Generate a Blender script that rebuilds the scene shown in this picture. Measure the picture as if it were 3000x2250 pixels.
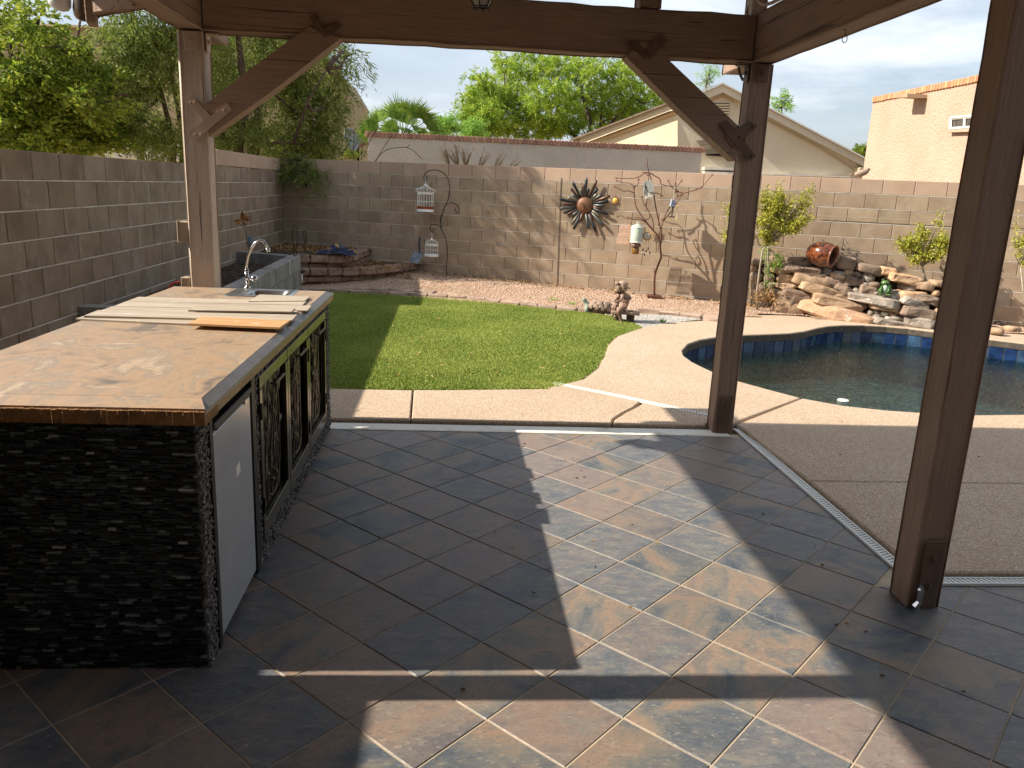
import bpy, math, random
import numpy as np
from mathutils import Vector, Matrix
from mathutils.geometry import tessellate_polygon

random.seed(7)
for _o in list(bpy.data.objects):
    bpy.data.objects.remove(_o)
sc = bpy.context.scene
COL = sc.collection

# ------------------------------------------------------------------ camera
H = 1.62
FPX, PITCH, ROLL, YAW = 2322.5, 0.24314, 0.043763, 0.084786
def _basis():
    F = np.array([0, math.cos(PITCH), -math.sin(PITCH)]); r = np.array([1., 0, 0]); u = np.cross(r, F)
    R = r*math.cos(ROLL)+u*math.sin(ROLL); U = -r*math.sin(ROLL)+u*math.cos(ROLL)
    c, s = math.cos(YAW), math.sin(YAW)
    M = np.array([[c, s, 0], [-s, c, 0], [0, 0, 1]])
    return M@R, M@U, M@F
CR, CU, CF = _basis()
CP = np.array([0, 0, H])
cam = bpy.data.cameras.new('camera'); cam_o = bpy.data.objects.new('camera', cam); COL.objects.link(cam_o)
mm = Matrix([[CR[i], CU[i], -CF[i]] for i in range(3)]).to_4x4(); mm.translation = Vector(CP)
cam_o.matrix_world = mm
cam.sensor_width = 36; cam.lens = FPX/3000*36; cam.clip_start = .05; cam.clip_end = 2000
sc.camera = cam_o

# ------------------------------------------------------------------ world, sun, exposure
SUN = Vector((-1.36, 0.012, 1.0)).normalized()
EL = math.asin(SUN.z)
w = bpy.data.worlds.new('World'); sc.world = w; w.use_nodes = True
nt = w.node_tree; nt.nodes.clear()
out = nt.nodes.new('ShaderNodeOutputWorld'); bg = nt.nodes.new('ShaderNodeBackground')
sky = nt.nodes.new('ShaderNodeTexSky'); sky.sky_type = 'NISHITA'; sky.sun_disc = False
sky.sun_elevation = EL; sky.sun_rotation = math.atan2(SUN.x, SUN.y)
sky.air_density = 1.0; sky.dust_density = 2.0; sky.ozone_density = 1.0
tc = nt.nodes.new('ShaderNodeTexCoord'); mp = nt.nodes.new('ShaderNodeMapping')
mp.inputs['Scale'].default_value = (1.0, 1.0, 3.0); mp.inputs['Rotation'].default_value = (0, .12, .5)
ns = nt.nodes.new('ShaderNodeTexNoise'); ns.inputs['Scale'].default_value = 2.3; ns.inputs['Detail'].default_value = 7; ns.inputs['Roughness'].default_value = .55; ns.inputs['Distortion'].default_value = .4
rp = nt.nodes.new('ShaderNodeValToRGB'); rp.color_ramp.elements[0].position = .36; rp.color_ramp.elements[1].position = .72
rp.color_ramp.elements[0].color = (.35, .35, .35, 1); rp.color_ramp.elements[1].color = (.95, .95, .95, 1)
mx = nt.nodes.new('ShaderNodeMix'); mx.data_type = 'RGBA'; mx.inputs['B'].default_value = (6.0, 6.7, 7.6, 1)
nt.links.new(tc.outputs['Generated'], mp.inputs['Vector']); nt.links.new(mp.outputs[0], ns.inputs['Vector'])
nt.links.new(ns.outputs['Fac'], rp.inputs['Fac']); nt.links.new(rp.outputs[0], mx.inputs['Factor'])
wht = nt.nodes.new('ShaderNodeMix'); wht.data_type = 'RGBA'; wht.inputs['B'].default_value = (9.3, 9.6, 9.9, 1)
ns2 = nt.nodes.new('ShaderNodeTexNoise'); ns2.inputs['Scale'].default_value = 3.4; ns2.inputs['Detail'].default_value = 8; ns2.inputs['Roughness'].default_value = .6; ns2.inputs['Distortion'].default_value = .3
rp2 = nt.nodes.new('ShaderNodeValToRGB'); rp2.color_ramp.elements[0].position = .50; rp2.color_ramp.elements[1].position = .74; rp2.color_ramp.elements[1].color = (.8, .8, .8, 1)
nt.links.new(mp.outputs[0], ns2.inputs['Vector']); nt.links.new(ns2.outputs['Fac'], rp2.inputs['Fac']); nt.links.new(rp2.outputs[0], wht.inputs['Factor'])
nt.links.new(sky.outputs[0], mx.inputs['A']); nt.links.new(mx.outputs['Result'], wht.inputs['A']); nt.links.new(wht.outputs['Result'], bg.inputs['Color'])
bg.inputs['Strength'].default_value = .075
nt.links.new(bg.outputs[0], out.inputs['Surface'])

sl = bpy.data.lights.new('sun', 'SUN'); sl.energy = 5.0; sl.angle = math.radians(.5); sl.color = (1, .92, .80)
so = bpy.data.objects.new('sun', sl); COL.objects.link(so)
so.rotation_euler = SUN.to_track_quat('Z', 'Y').to_euler(); so.location = (-20, 0, 15)
sc.view_settings.view_transform = 'Standard'; sc.view_settings.look = 'None'
sc.view_settings.exposure = 0.92; sc.view_settings.gamma = 1
sc.render.engine = 'CYCLES'
sc.cycles.max_bounces = 8; sc.cycles.transparent_max_bounces = 12

# ------------------------------------------------------------------ placing helpers: a ray of the photograph met with a real plane
def ray(x, y): return (x-1500)/FPX*CR-(y-1125)/FPX*CU+CF
def g(x, y, z=0.):
    d = ray(x, y); return Vector(CP+d*((z-H)/d[2]))
def onY(x, y, Y):
    d = ray(x, y); return Vector(CP+d*(Y/d[1]))
def onX(x, y, X):
    d = ray(x, y); return Vector(CP+d*(X/d[0]))
def onP(x, y, p, n):
    d = ray(x, y); n = np.array([n[0], n[1], n[2] if len(n) > 2 else 0.]); p = np.array([p[0], p[1], p[2] if len(p) > 2 else 0.])
    return Vector(CP+d*(((p-CP)@n)/(d@n)))
WP = np.array((.951, 12.969, 0)); WN = np.array((.371, .928, 0)); WN = WN/np.linalg.norm(WN)
WT = Vector((WN[1], -WN[0], 0))       # along the back wall, to the right
def Yw(x): return WP[1]-(x-WP[0])*WN[0]/WN[1]
def onW(x, y, off=0.): return onP(x, y, WP-off*WN, WN)

# ------------------------------------------------------------------ scene graph helpers
WL = {}
def wl(o): return WL.get(o.name, Vector((0, 0, 0)))
def tag(o, label=None, cat=None, group=None, kind=None):
    if label: o['label'] = label
    if cat: o['category'] = cat
    if group: o['group'] = group
    if kind: o['kind'] = kind
    return o
def place(o, parent, loc=Vector((0, 0, 0))):
    """world location loc (vertices already in world when loc is zero)"""
    loc = Vector(loc); WL[o.name] = loc
    if parent:
        o.parent = parent; o.location = loc-wl(parent)
    else: o.location = loc
    return o
def thing(name, label, cat, loc=(0, 0, 0), group=None, kind=None):
    o = bpy.data.objects.new(name, None); COL.objects.link(o); o.empty_display_size = .1
    place(o, None, loc); return tag(o, label, cat, group, kind)
def obj(name, me, mat, parent=None, loc=(0, 0, 0), rot=None):
    o = bpy.data.objects.new(name, me); COL.objects.link(o)
    if mat is not None and len(me.materials) == 0: me.materials.append(mat)
    place(o, parent, loc)
    if rot is not None: o.rotation_euler = rot
    return o
def np_mesh(name, V, F, smooth=False):
    V = np.asarray(V, np.float32); F = np.asarray(F, np.int32)
    me = bpy.data.meshes.new(name); k = F.shape[1]; n = len(F)
    me.vertices.add(len(V)); me.vertices.foreach_set('co', V.ravel())
    me.loops.add(n*k); me.loops.foreach_set('vertex_index', F.ravel())
    me.polygons.add(n); me.polygons.foreach_set('loop_start', np.arange(0, n*k, k, dtype=np.int32))
    me.polygons.foreach_set('loop_total', np.full(n, k, np.int32))
    if smooth: me.polygons.foreach_set('use_smooth', np.ones(n, bool))
    me.update(calc_edges=True); return me

class MB:
    def __init__(s): s.v = []; s.f = []
    def add(s, V, F):
        b = len(s.v); s.v += [tuple(v) for v in V]; s.f += [tuple(i+b for i in f) for f in F]; return s
    def box(s, c, d, R=None, ch=0.):
        c = Vector(c); x, y, z = [q/2 for q in d]
        if ch <= 0:
            V = [Vector((sx*x, sy*y, sz*z)) for sz in (-1, 1) for sy in (-1, 1) for sx in (-1, 1)]
            F = [(0, 2, 3, 1), (4, 5, 7, 6), (0, 1, 5, 4), (2, 6, 7, 3), (0, 4, 6, 2), (1, 3, 7, 5)]
        else:
            V = []
            for sz in (-1, 1):
                for sy in (-1, 1):
                    for sx in (-1, 1):
                        V += [Vector((sx*x, sy*(y-ch), sz*(z-ch))), Vector((sx*(x-ch), sy*y, sz*(z-ch))), Vector((sx*(x-ch), sy*(y-ch), sz*z))]
            def I(a, b, cc, k): return ((cc*2+b)*2+a)*3+k
            F = []
            for a in (0, 1):
                q = [I(a, 0, 0, 0), I(a, 1, 0, 0), I(a, 1, 1, 0), I(a, 0, 1, 0)]; F.append(q if a else q[::-1])
                q = [I(0, a, 0, 1), I(1, a, 0, 1), I(1, a, 1, 1), I(0, a, 1, 1)]; F.append(q[::-1] if a else q)
                q = [I(0, 0, a, 2), I(1, 0, a, 2), I(1, 1, a, 2), I(0, 1, a, 2)]; F.append(q if a else q[::-1])
            for a in (0, 1):
                for b in (0, 1):
                    F.append((I(a, b, 0, 0), I(a, b, 1, 0), I(a, b, 1, 1), I(a, b, 0, 1)))
                    F.append((I(a, 0, b, 0), I(a, 1, b, 0), I(a, 1, b, 2), I(a, 0, b, 2)))
                    F.append((I(0, a, b, 1), I(1, a, b, 1), I(1, a, b, 2), I(0, a, b, 2)))
                    for cc in (0, 1): F.append((I(a, b, cc, 0), I(a, b, cc, 1), I(a, b, cc, 2)))
        if R is not None: V = [R@v for v in V]
        return s.add([v+c for v in V], F)
    def tube(s, P, r, n=6, cap=True):
        P = [Vector(p) for p in P]
        r = [float(q_) for q_ in r] if hasattr(r, '__len__') else [r]*len(P)
        V = []; up = None
        for i, p in enumerate(P):
            t = (P[min(i+1, len(P)-1)]-P[max(i-1, 0)])
            if t.length < 1e-9: t = Vector((0, 0, 1))
            t.normalize()
            if up is None: up = Vector((0, 0, 1)) if abs(t.z) < .9 else Vector((1, 0, 0))
            a = t.cross(up)
            if a.length < 1e-4: a = t.cross(Vector((0, 1, 0)))
            a.normalize(); b = t.cross(a); up = -b
            for k in range(n):
                th = 2*math.pi*k/n; V.append(p+r[i]*(math.cos(th)*a+math.sin(th)*b))
        F = [(i*n+k, i*n+(k+1) % n, (i+1)*n+(k+1) % n, (i+1)*n+k) for i in range(len(P)-1) for k in range(n)]
        if cap: F += [tuple(range(n))[::-1], tuple((len(P)-1)*n+k for k in range(n))]
        return s.add(V, F)
    def ring(s, c, r, tr, n=16, m=5, R=None, sx=1, sy=1):
        V = []; F = []
        for i in range(n):
            a = 2*math.pi*i/n
            for j in range(m):
                b = 2*math.pi*j/m
                v = Vector(((r*sx+tr*math.cos(b))*math.cos(a), (r*sy+tr*math.cos(b))*math.sin(a), tr*math.sin(b)))
                if R is not None: v = R@v
                V.append(v+Vector(c))
        for i in range(n):
            for j in range(m):
                F.append((i*m+j, ((i+1) % n)*m+j, ((i+1) % n)*m+(j+1) % m, i*m+(j+1) % m))
        return s.add(V, F)
    def lathe(s, prof, c=(0, 0, 0), n=16, R=None, closed=False):
        V = []; c = Vector(c)
        for (r, z) in prof:
            for k in range(n):
                a = 2*math.pi*k/n; v = Vector((r*math.cos(a), r*math.sin(a), z))
                if R is not None: v = R@v
                V.append(v+c)
        F = [(i*n+k, i*n+(k+1) % n, (i+1)*n+(k+1) % n, (i+1)*n+k) for i in range(len(prof)-1) for k in range(n)]
        if closed: F += [tuple(range(n))[::-1], tuple((len(prof)-1)*n+k for k in range(n))]
        return s.add(V, F)
    def ball(s, c, r, R=None, n=10, m=7, e=1., nz=0., seed=0):
        if not hasattr(r, '__len__'): r = (r, r, r)
        rg = random.Random(seed); ph = [rg.uniform(0, 6.28) for _ in range(6)]
        def pw(x): return math.copysign(abs(x)**e, x)
        V = []
        for j in range(m+1):
            la = -math.pi/2+math.pi*j/m
            for i in range(n):
                lo = 2*math.pi*i/n
                v = Vector((pw(math.cos(la))*pw(math.cos(lo)), pw(math.cos(la))*pw(math.sin(lo)), pw(math.sin(la))))
                k = 1+nz*(math.sin(3*v.x+ph[0])*.5+math.sin(5*v.y+ph[1]+2*v.x)*.35+math.sin(4*v.z+ph[2]+3*v.x)*.35+rg.uniform(-.25, .25)*(0 < j < m))
                v = Vector((v.x*r[0]*k, v.y*r[1]*k, v.z*r[2]*k))
                if R is not None: v = R@v
                V.append(v+Vector(c))
        F = []
        for j in range(m):
            for i in range(n):
                a, b, cc, d = j*n+i, j*n+(i+1) % n, (j+1)*n+(i+1) % n, (j+1)*n+i
                F.append((a, b, cc, d))
        return s.add(V, F)
    def prism(s, poly, e):
        """planar polygon (3D points) extruded by vector e"""
        P = [Vector(p) for p in poly]; n = len(P); e = Vector(e)
        T = tessellate_polygon([P])
        F = [tuple(t) for t in T]+[tuple(i+n for i in t)[::-1] for t in T]
        F += [(i, (i+1) % n, (i+1) % n+n, i+n) for i in range(n)]
        return s.add(P+[p+e for p in P], F)
    def mesh(s, name='mesh', smooth=False, weld=False):
        me = bpy.data.meshes.new(name); me.from_pydata([tuple(v) for v in s.v], [], s.f); me.update()
        if True:
            import bmesh
            bm = bmesh.new(); bm.from_mesh(me)
            if weld: bmesh.ops.remove_doubles(bm, verts=bm.verts, dist=1e-5)
            bmesh.ops.recalc_face_normals(bm, faces=bm.faces); bm.to_mesh(me); bm.free()
        if smooth: me.polygons.foreach_set('use_smooth', [True]*len(me.polygons))
        return me
    def build(s, name, mat, parent=None, smooth=False, weld=False):
        return obj(name, s.mesh(name, smooth, weld), mat, parent)
def RZ(a): return Matrix.Rotation(a, 3, 'Z')
def RX(a): return Matrix.Rotation(a, 3, 'X')
def RY(a): return Matrix.Rotation(a, 3, 'Y')

# ------------------------------------------------------------------ materials
def lin(c): return c/12.92 if c <= .04045 else ((c+.055)/1.055)**2.4
def S(r, g_, b): return (lin(r/255), lin(g_/255), lin(b/255), 1)
class NT:
    def __init__(s, name):
        s.m = bpy.data.materials.new(name); s.m.use_nodes = True; s.t = s.m.node_tree; s.t.nodes.clear()
        s.out = s.n('ShaderNodeOutputMaterial'); s.tc = s.n('ShaderNodeTexCoord')
        s.oi = s.n('ShaderNodeObjectInfo')
    def n(s, t, **kw):
        x = s.t.nodes.new(t)
        for k, v in kw.items(): setattr(x, k, v)
        return x
    def l(s, a, b): s.t.links.new(a, b)
    def coord(s, scale=(1, 1, 1), rand=0., rot=(0, 0, 0)):
        mp = s.n('ShaderNodeMapping'); mp.inputs['Scale'].default_value = scale; mp.inputs['Rotation'].default_value = rot
        s.l(s.tc.outputs['Object'], mp.inputs['Vector'])
        if rand:
            ml = s.n('ShaderNodeVectorMath', operation='SCALE'); cx = s.n('ShaderNodeCombineXYZ')
            for k in range(3): s.l(s.oi.outputs['Random'], cx.inputs[k])
            s.l(cx.outputs[0], ml.inputs[0]); ml.inputs['Scale'].default_value = rand
            ad = s.n('ShaderNodeVectorMath', operation='ADD'); s.l(mp.outputs[0], ad.inputs[0]); s.l(ml.outputs[0], ad.inputs[1]); return ad.outputs[0]
        return mp.outputs[0]
    def noise(s, vec, scale, detail=4, rough=.6, dist=0.):
        x = s.n('ShaderNodeTexNoise'); x.inputs['Scale'].default_value = scale; x.inputs['Detail'].default_value = detail
        x.inputs['Roughness'].default_value = rough; x.inputs['Distortion'].default_value = dist; s.l(vec, x.inputs['Vector']); return x.outputs['Fac']
    def ramp(s, fac, cols, lo=.3, hi=.7, interp='LINEAR'):
        r = s.n('ShaderNodeValToRGB'); r.color_ramp.interpolation = interp; e = r.color_ramp.elements
        while len(e) < len(cols): e.new(.5)
        for i, c in enumerate(cols):
            e[i].position = lo+(hi-lo)*i/max(1, len(cols)-1); e[i].color = c if len(c) == 4 else (*c, 1)
        s.l(fac, r.inputs['Fac']); return r.outputs['Color']
    def mix(s, f, a, b, mode='MIX'):
        x = s.n('ShaderNodeMix'); x.data_type = 'RGBA'; x.blend_type = mode
        for k, v in (('Factor', f), ('A', a), ('B', b)):
            if hasattr(v, 'is_linked'): s.l(v, x.inputs[k])
            else: x.inputs[k].default_value = v
        return x.outputs['Result']
    def math(s, op, a, b=None, c=None):
        x = s.n('ShaderNodeMath', operation=op)
        for i, v in enumerate((a, b, c)):
            if v is None: continue
            if hasattr(v, 'is_linked'): s.l(v, x.inputs[i])
            else: x.inputs[i].default_value = v
        return x.outputs[0]
    def vary(s, col, rnd, hue=0.):
        h = s.n('ShaderNodeHueSaturation')
        s.l(col, h.inputs['Color'])
        s.l(s.math('MULTIPLY_ADD', s.oi.outputs['Random'], rnd, 1-rnd/2), h.inputs['Value'])
        if hue:
            s.l(s.math('MULTIPLY_ADD', s.math('FRACT', s.math('MULTIPLY', s.oi.outputs['Random'], 7.3)), hue, .5-hue/2), h.inputs['Hue'])
        return h.outputs['Color']
    def bump(s, hgt, st, dist=.01, prev=None):
        b = s.n('ShaderNodeBump'); b.inputs['Strength'].default_value = st; b.inputs['Distance'].default_value = dist
        s.l(hgt, b.inputs['Height'])
        if prev is not None: s.l(prev, b.inputs['Normal'])
        return b.outputs['Normal']
    def bsdf(s, col, rough=.8, metal=0., normal=None, spec=.5, **kw):
        p = s.n('ShaderNodeBsdfPrincipled')
        for k, v in (('Base Color', col), ('Roughness', rough), ('Metallic', metal), ('Specular IOR Level', spec)):
            if hasattr(v, 'is_linked'): s.l(v, p.inputs[k])
            else: p.inputs[k].default_value = v
        for k, v in kw.items(): p.inputs[k].default_value = v
        if normal is not None: s.l(normal, p.inputs['Normal'])
        s.l(p.outputs[0], s.out.inputs['Surface']); s.p = p; return s.m

def gen(name, cols, scale=5, rough=.8, bump=.3, bscale=60, bdist=.01, rnd=.0, rand=0., metal=0., spec=.4, stretch=(1, 1, 1), lo=.3, hi=.7, detail=5, hue=0., spots=None, rough2=None):
    t = NT(name); v = t.coord(stretch, rand)
    f = t.noise(v, scale, detail)
    col = t.ramp(f, cols, lo, hi)
    if spots:
        sf = t.ramp(t.noise(v, spots[1], 3, .7), [(0, 0, 0, 1), (1, 1, 1, 1)], spots[2], spots[2]+.08)
        col = t.mix(sf, col, spots[0])
    if rnd: col = t.vary(col, rnd, hue)
    nrm = t.bump(t.noise(v, bscale, 4, .65), bump, bdist) if bump else None
    r = rough
    if rough2 is not None:
        mr = t.n('ShaderNodeMapRange'); t.l(f, mr.inputs['Value']); mr.inputs['From Min'].default_value = lo; mr.inputs['From Max'].default_value = hi
        mr.inputs['To Min'].default_value = rough; mr.inputs['To Max'].default_value = rough2; r = mr.outputs[0]
    return t.bsdf(col, r, metal, nrm, spec)

MT = {}
def blockmat(name, c1, c2, c3, rnd):
    t = NT(name); v = t.coord((1, 1, 1), 31); v2 = t.coord((1, 1, .5), 31)
    c = t.ramp(t.noise(v, 2.6, 5), [c1, c2, c3], .3, .7); c = t.vary(c, rnd, .01)
    wh = t.ramp(t.noise(v2, 5.5, 8, .8, .5), [(0, 0, 0, 1), (.55, .55, .55, 1)], .52, .80); c = t.mix(wh, c, S(186, 178, 166))
    dk = t.ramp(t.noise(v, 70, 3, .6), [(.5, .5, .5, 1), (0, 0, 0, 1)], .28, .36); c = t.mix(dk, c, S(90, 76, 62))
    return t.bsdf(c, .93, 0, t.bump(t.noise(v, 150, 4, .7), .5, .004, t.bump(t.noise(v, 30, 3), .3, .006)), .3)
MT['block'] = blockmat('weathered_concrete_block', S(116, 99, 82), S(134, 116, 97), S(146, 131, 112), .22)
MT['block_light'] = blockmat('sunny_concrete_block', S(142, 122, 101), S(158, 137, 114), S(170, 151, 128), .16)  # paler block copy for the back wall, sunlight put into its colour
MT['cap_block'] = gen('tan_cap_block', [S(170, 144, 122), S(184, 158, 136)], 3, .92, .25, 220, .002, rnd=.10, rand=17)
MT['mortar'] = gen('wall_mortar', [S(140, 130, 118), S(182, 174, 162)], 9, .95, .6, 120, .004)
MT['mortar_bed'] = gen('bed_mortar', [S(164, 154, 140), S(216, 208, 194)], 5, .95, .6, 90, .004)
MT['stucco_lit'] = gen('orange_stucco', [S(176, 149, 128), S(186, 160, 140)], 1.2, .95, 1, 22, .04)
MT['stucco_grey'] = gen('grey_beige_stucco', [S(178, 174, 164), S(194, 190, 180)], 1.5, .95, 1, 22, .04)
MT['stucco_cream'] = gen('cream_stucco', [S(198, 182, 150), S(210, 196, 166)], 1.1, .95, .5, 30, .02)
MT['stucco_beige'] = gen('beige_stucco', [S(150, 132, 104), S(170, 152, 122)], .7, .95, .5, 30, .02)
MT['brick'] = gen('cap_brick', [S(138, 104, 88), S(166, 128, 108)], 6, .9, .3, 80, .004, rnd=.45, rand=23, hue=.02)
MT['retaining'] = gen('red_retaining_block', [S(112, 88, 74), S(146, 120, 102), S(164, 140, 122)], 7, .93, .9, 45, .02, rnd=.2, rand=13)
MT['edging'] = gen('edging_paver', [S(134, 112, 96), S(172, 150, 132)], 7, .93, .7, 50, .01, rnd=.25, rand=13)
def timber(name, c1, c2, axis, rough=.75):
    t = NT(name); sc3 = [16, 16, 16]; sc3[axis] = 1.3
    v = t.coord(tuple(sc3), 11); f = t.noise(v, 3.6, 6, .7, .6)
    v2 = t.coord((1, 1, 1), 5)
    big = t.noise(v2, 2.2, 4)
    col = t.ramp(f, [c1, c2], .3, .7); col = t.mix(t.ramp(big, [(0, 0, 0, 1), (1, 1, 1, 1)], .45, .75), col, t.mix(.4, col, (.16, .125, .10, 1)))
    sc4 = [70, 70, 70]; sc4[axis] = 3
    saw = t.noise(t.coord(tuple(sc4), 3), 1., 3)
    sc5 = [3, 3, 3]; sc5[axis] = 90
    cross = t.noise(t.coord(tuple(sc5), 3), 1., 2)
    kn = t.n('ShaderNodeTexVoronoi'); kn.inputs['Scale'].default_value = 1.0
    sc6 = [7, 7, 7]; sc6[axis] = 1.1; t.l(t.coord(tuple(sc6), 9), kn.inputs['Vector'])
    crack = t.ramp(t.noise(t.coord(tuple([40 if i != axis else .7 for i in range(3)]), 21), 1., 3, .5, 1.), [(0, 0, 0, 1), (1, 1, 1, 1)], .30, .35)
    n1 = t.bump(f, .55, .012); n2 = t.bump(saw, .5, .004, n1); n3 = t.bump(cross, .25, .003, n2); n4 = t.bump(crack, .7, .012, n3)
    col = t.mix(crack, t.mix(.6, col, (.02, .015, .01, 1)), col)
    return t.bsdf(col, rough, 0, n4, .35)
for ax, nm in enumerate('xyz'): MT['timber_'+nm] = timber('brown_painted_timber_'+nm, S(138, 114, 97), S(160, 135, 116), ax)
MT['timber_old_lit'] = timber('lit_weathered_timber', S(182, 165, 150), S(202, 186, 171), 2, .8)  # paler copy of the timber: grazing sun and bounce put into its tone
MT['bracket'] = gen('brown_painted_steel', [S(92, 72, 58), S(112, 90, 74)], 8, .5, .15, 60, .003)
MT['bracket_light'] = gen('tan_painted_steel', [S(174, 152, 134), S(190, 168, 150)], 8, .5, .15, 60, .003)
MT['black_metal'] = gen('black_iron', [S(20, 20, 20), S(38, 36, 34)], 20, .5, .2, 90, .002)
MT['white_paint'] = gen('white_paint', [S(196, 192, 184), S(226, 222, 212)], 6, .6, .2, 60, .003)
MT['white_cage'] = gen('white_wire', [S(206, 204, 198), S(236, 234, 228)], 12, .5, 0, 60)
MT['chrome'] = gen('chrome', [S(190, 190, 190), S(210, 210, 210)], 3, .14, 0, 10, metal=1)
MT['steel'] = gen('stainless_steel', [S(170, 170, 168), S(200, 200, 198)], 6, .28, .05, 200, .001, metal=1)
MT['rust'] = gen('rusty_rebar', [S(74, 44, 34), S(110, 64, 48)], 14, .8, .5, 120, .004)
MT['soil'] = gen('dark_soil', [S(40, 32, 26), S(78, 64, 52), S(120, 104, 88)], 26, 1, 1., 40, .05)
MT['white_plastic'] = gen('white_plastic', [S(214, 212, 204), S(232, 230, 222)], 3, .45, 0, 10)

# slate look floor tile
t = NT('slate_floor_tile'); v = t.coord((1, 1, 1), 7.7); vv = t.coord((1, 2.2, 1), 19., rot=(0, 0, .5))
f1 = t.noise(v, 2.6, 6, .62, .9); f2 = t.noise(vv, 9, 6, .7, .5); f3 = t.noise(vv, 34, 5, .75)
c = t.ramp(f1, [S(62, 70, 80), S(88, 94, 100), S(122, 116, 106), S(148, 124, 104), S(116, 109, 104), S(140, 134, 114)], .30, .72)
c = t.mix(t.ramp(t.oi.outputs['Random'], [(0, 0, 0, 1), (.75, .75, .75, 1)], .55, .72), c, t.ramp(f2, [S(68, 76, 86), S(92, 98, 104), S(116, 116, 112)], .3, .7))
c = t.mix(t.ramp(t.math('FRACT', t.math('MULTIPLY', t.oi.outputs['Random'], 13.7)), [(0, 0, 0, 1), (.65, .65, .65, 1)], .60, .80), c, t.ramp(f2, [S(112, 100, 96), S(142, 120, 108), S(132, 124, 114)], .3, .7))
c = t.mix(t.ramp(f2, [(0, 0, 0, 1), (.45, .45, .45, 1)], .5, .7), c, S(138, 128, 108))
c = t.mix(t.ramp(f3, [(0, 0, 0, 1), (.7, .7, .7, 1)], .57, .70), c, S(176, 166, 150))
c = t.mix(t.ramp(t.noise(vv, 60, 3, .7), [(.7, .7, .7, 1), (0, 0, 0, 1)], .30, .42), c, S(70, 66, 64))
c = t.vary(t.mix(.14, c, (.02, .022, .03, 1)), .24)
rr = t.n('ShaderNodeMapRange'); t.l(f3, rr.inputs['Value']); rr.inputs['From Min'].default_value = .35; rr.inputs['From Max'].default_value = .7; rr.inputs['To Min'].default_value = .40; rr.inputs['To Max'].default_value = .62
nb = t.bump(f3, .35, .003, t.bump(f2, .35, .006))
MT['tile'] = t.bsdf(c, rr.outputs[0], 0, nb, .5)
MT['grout'] = gen('floor_grout', [S(158, 142, 118), S(190, 172, 146)], 5, .95, .4, 90, .002)

# exposed aggregate deck
t = NT('exposed_aggregate_concrete'); v = t.coord()
vo = t.n('ShaderNodeTexVoronoi'); vo.inputs['Scale'].default_value = 150; t.l(v, vo.inputs['Vector'])
hs = t.ramp(vo.outputs['Color'], [S(124, 108, 92), S(172, 150, 128), S(196, 174, 150), S(226, 212, 194)], .1, .9)
big = t.noise(v, .9, 5); c = t.mix(t.ramp(big, [(0, 0, 0, 1), (.35, .35, .35, 1)], .4, .7), hs, S(140, 112, 86))
c = t.mix(.40, c, S(182, 158, 132))
MT['aggregate'] = t.bsdf(c, .85, 0, t.bump(vo.outputs['Distance'], .55, .006, t.bump(t.noise(v, 300, 3), .3, .002)), .3)

# gravel sheet under the loose stones
t = NT('pink_gravel'); v = t.coord()
vo = t.n('ShaderNodeTexVoronoi'); vo.inputs['Scale'].default_value = 62; t.l(v, vo.inputs['Vector'])
c = t.ramp(vo.outputs['Color'], [S(120, 94, 78), S(172, 140, 116), S(200, 168, 144), S(216, 196, 174)], .1, .9)
c = t.mix(t.ramp(t.noise(v, 1.3, 5), [(0, 0, 0, 1), (.6, .6, .6, 1)], .45, .7), c, S(150, 122, 96))
MT['gravel'] = t.bsdf(c, .95, 0, t.bump(vo.outputs['Distance'], 1, .015), .2)
def speck(name, cols, rough=.9, scale=55, bump=.3):
    t = NT(name); v = t.coord(); wn = t.n('ShaderNodeTexNoise'); wn.inputs['Scale'].default_value = scale; wn.inputs['Detail'].default_value = 1; t.l(v, wn.inputs['Vector'])
    c = t.ramp(wn.outputs['Fac'], cols, .3, .7); return t, c, v
t, c, v = speck('loose_gravel', [S(124, 96, 80), S(180, 148, 126), S(208, 180, 156), S(222, 206, 188)]); MT['pebble'] = t.bsdf(c, .9)
t, c, v = speck('grey_gravel', [S(112, 108, 104), S(160, 154, 146), S(206, 200, 192)]); MT['pebble_grey'] = t.bsdf(c, .9)
t, c, v = speck('dry_leaves', [S(88, 60, 34), S(146, 108, 64), S(180, 148, 98)], scale=20); MT['litter'] = t.bsdf(c, .85)
t, c, v = speck('turf_base', [S(30, 58, 18), S(54, 84, 26)], scale=60); MT['turf_base'] = t.bsdf(c, 1)
def leafmat(name, cols, scale=30, tr=.35, rough=.55):
    t = NT(name); v = t.coord(); f = t.noise(v, scale, 2); f2 = t.noise(v, .9, 3)
    c = t.ramp(f, cols, .3, .7); c = t.mix(t.ramp(f2, [(0, 0, 0, 1), (.35, .35, .35, 1)], .4, .65), c, cols[-1])
    m = t.bsdf(c, rough, 0, None, .3)
    tl = t.n('ShaderNodeBsdfTranslucent'); t.l(c, tl.inputs['Color']); ms = t.n('ShaderNodeMixShader'); ms.inputs[0].default_value = tr
    t.l(t.p.outputs[0], ms.inputs[1]); t.l(tl.outputs[0], ms.inputs[2]); t.l(ms.outputs[0], t.out.inputs['Surface']); return m
MT['turf'] = leafmat('turf_blades', [S(72, 98, 38), S(130, 150, 62), S(198, 202, 112)], 60, .35)
MT['leaf_a'] = leafmat('broad_leaves', [S(48, 76, 24), S(104, 128, 38), S(176, 180, 72)], 14, .45)
MT['leaf_b'] = leafmat('willow_leaves', [S(62, 84, 32), S(108, 126, 52), S(164, 168, 88)], 16, .45)
MT['leaf_c'] = leafmat('mesquite_leaves', [S(80, 122, 34), S(136, 164, 52), S(192, 202, 84)], 5, .45)
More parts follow.
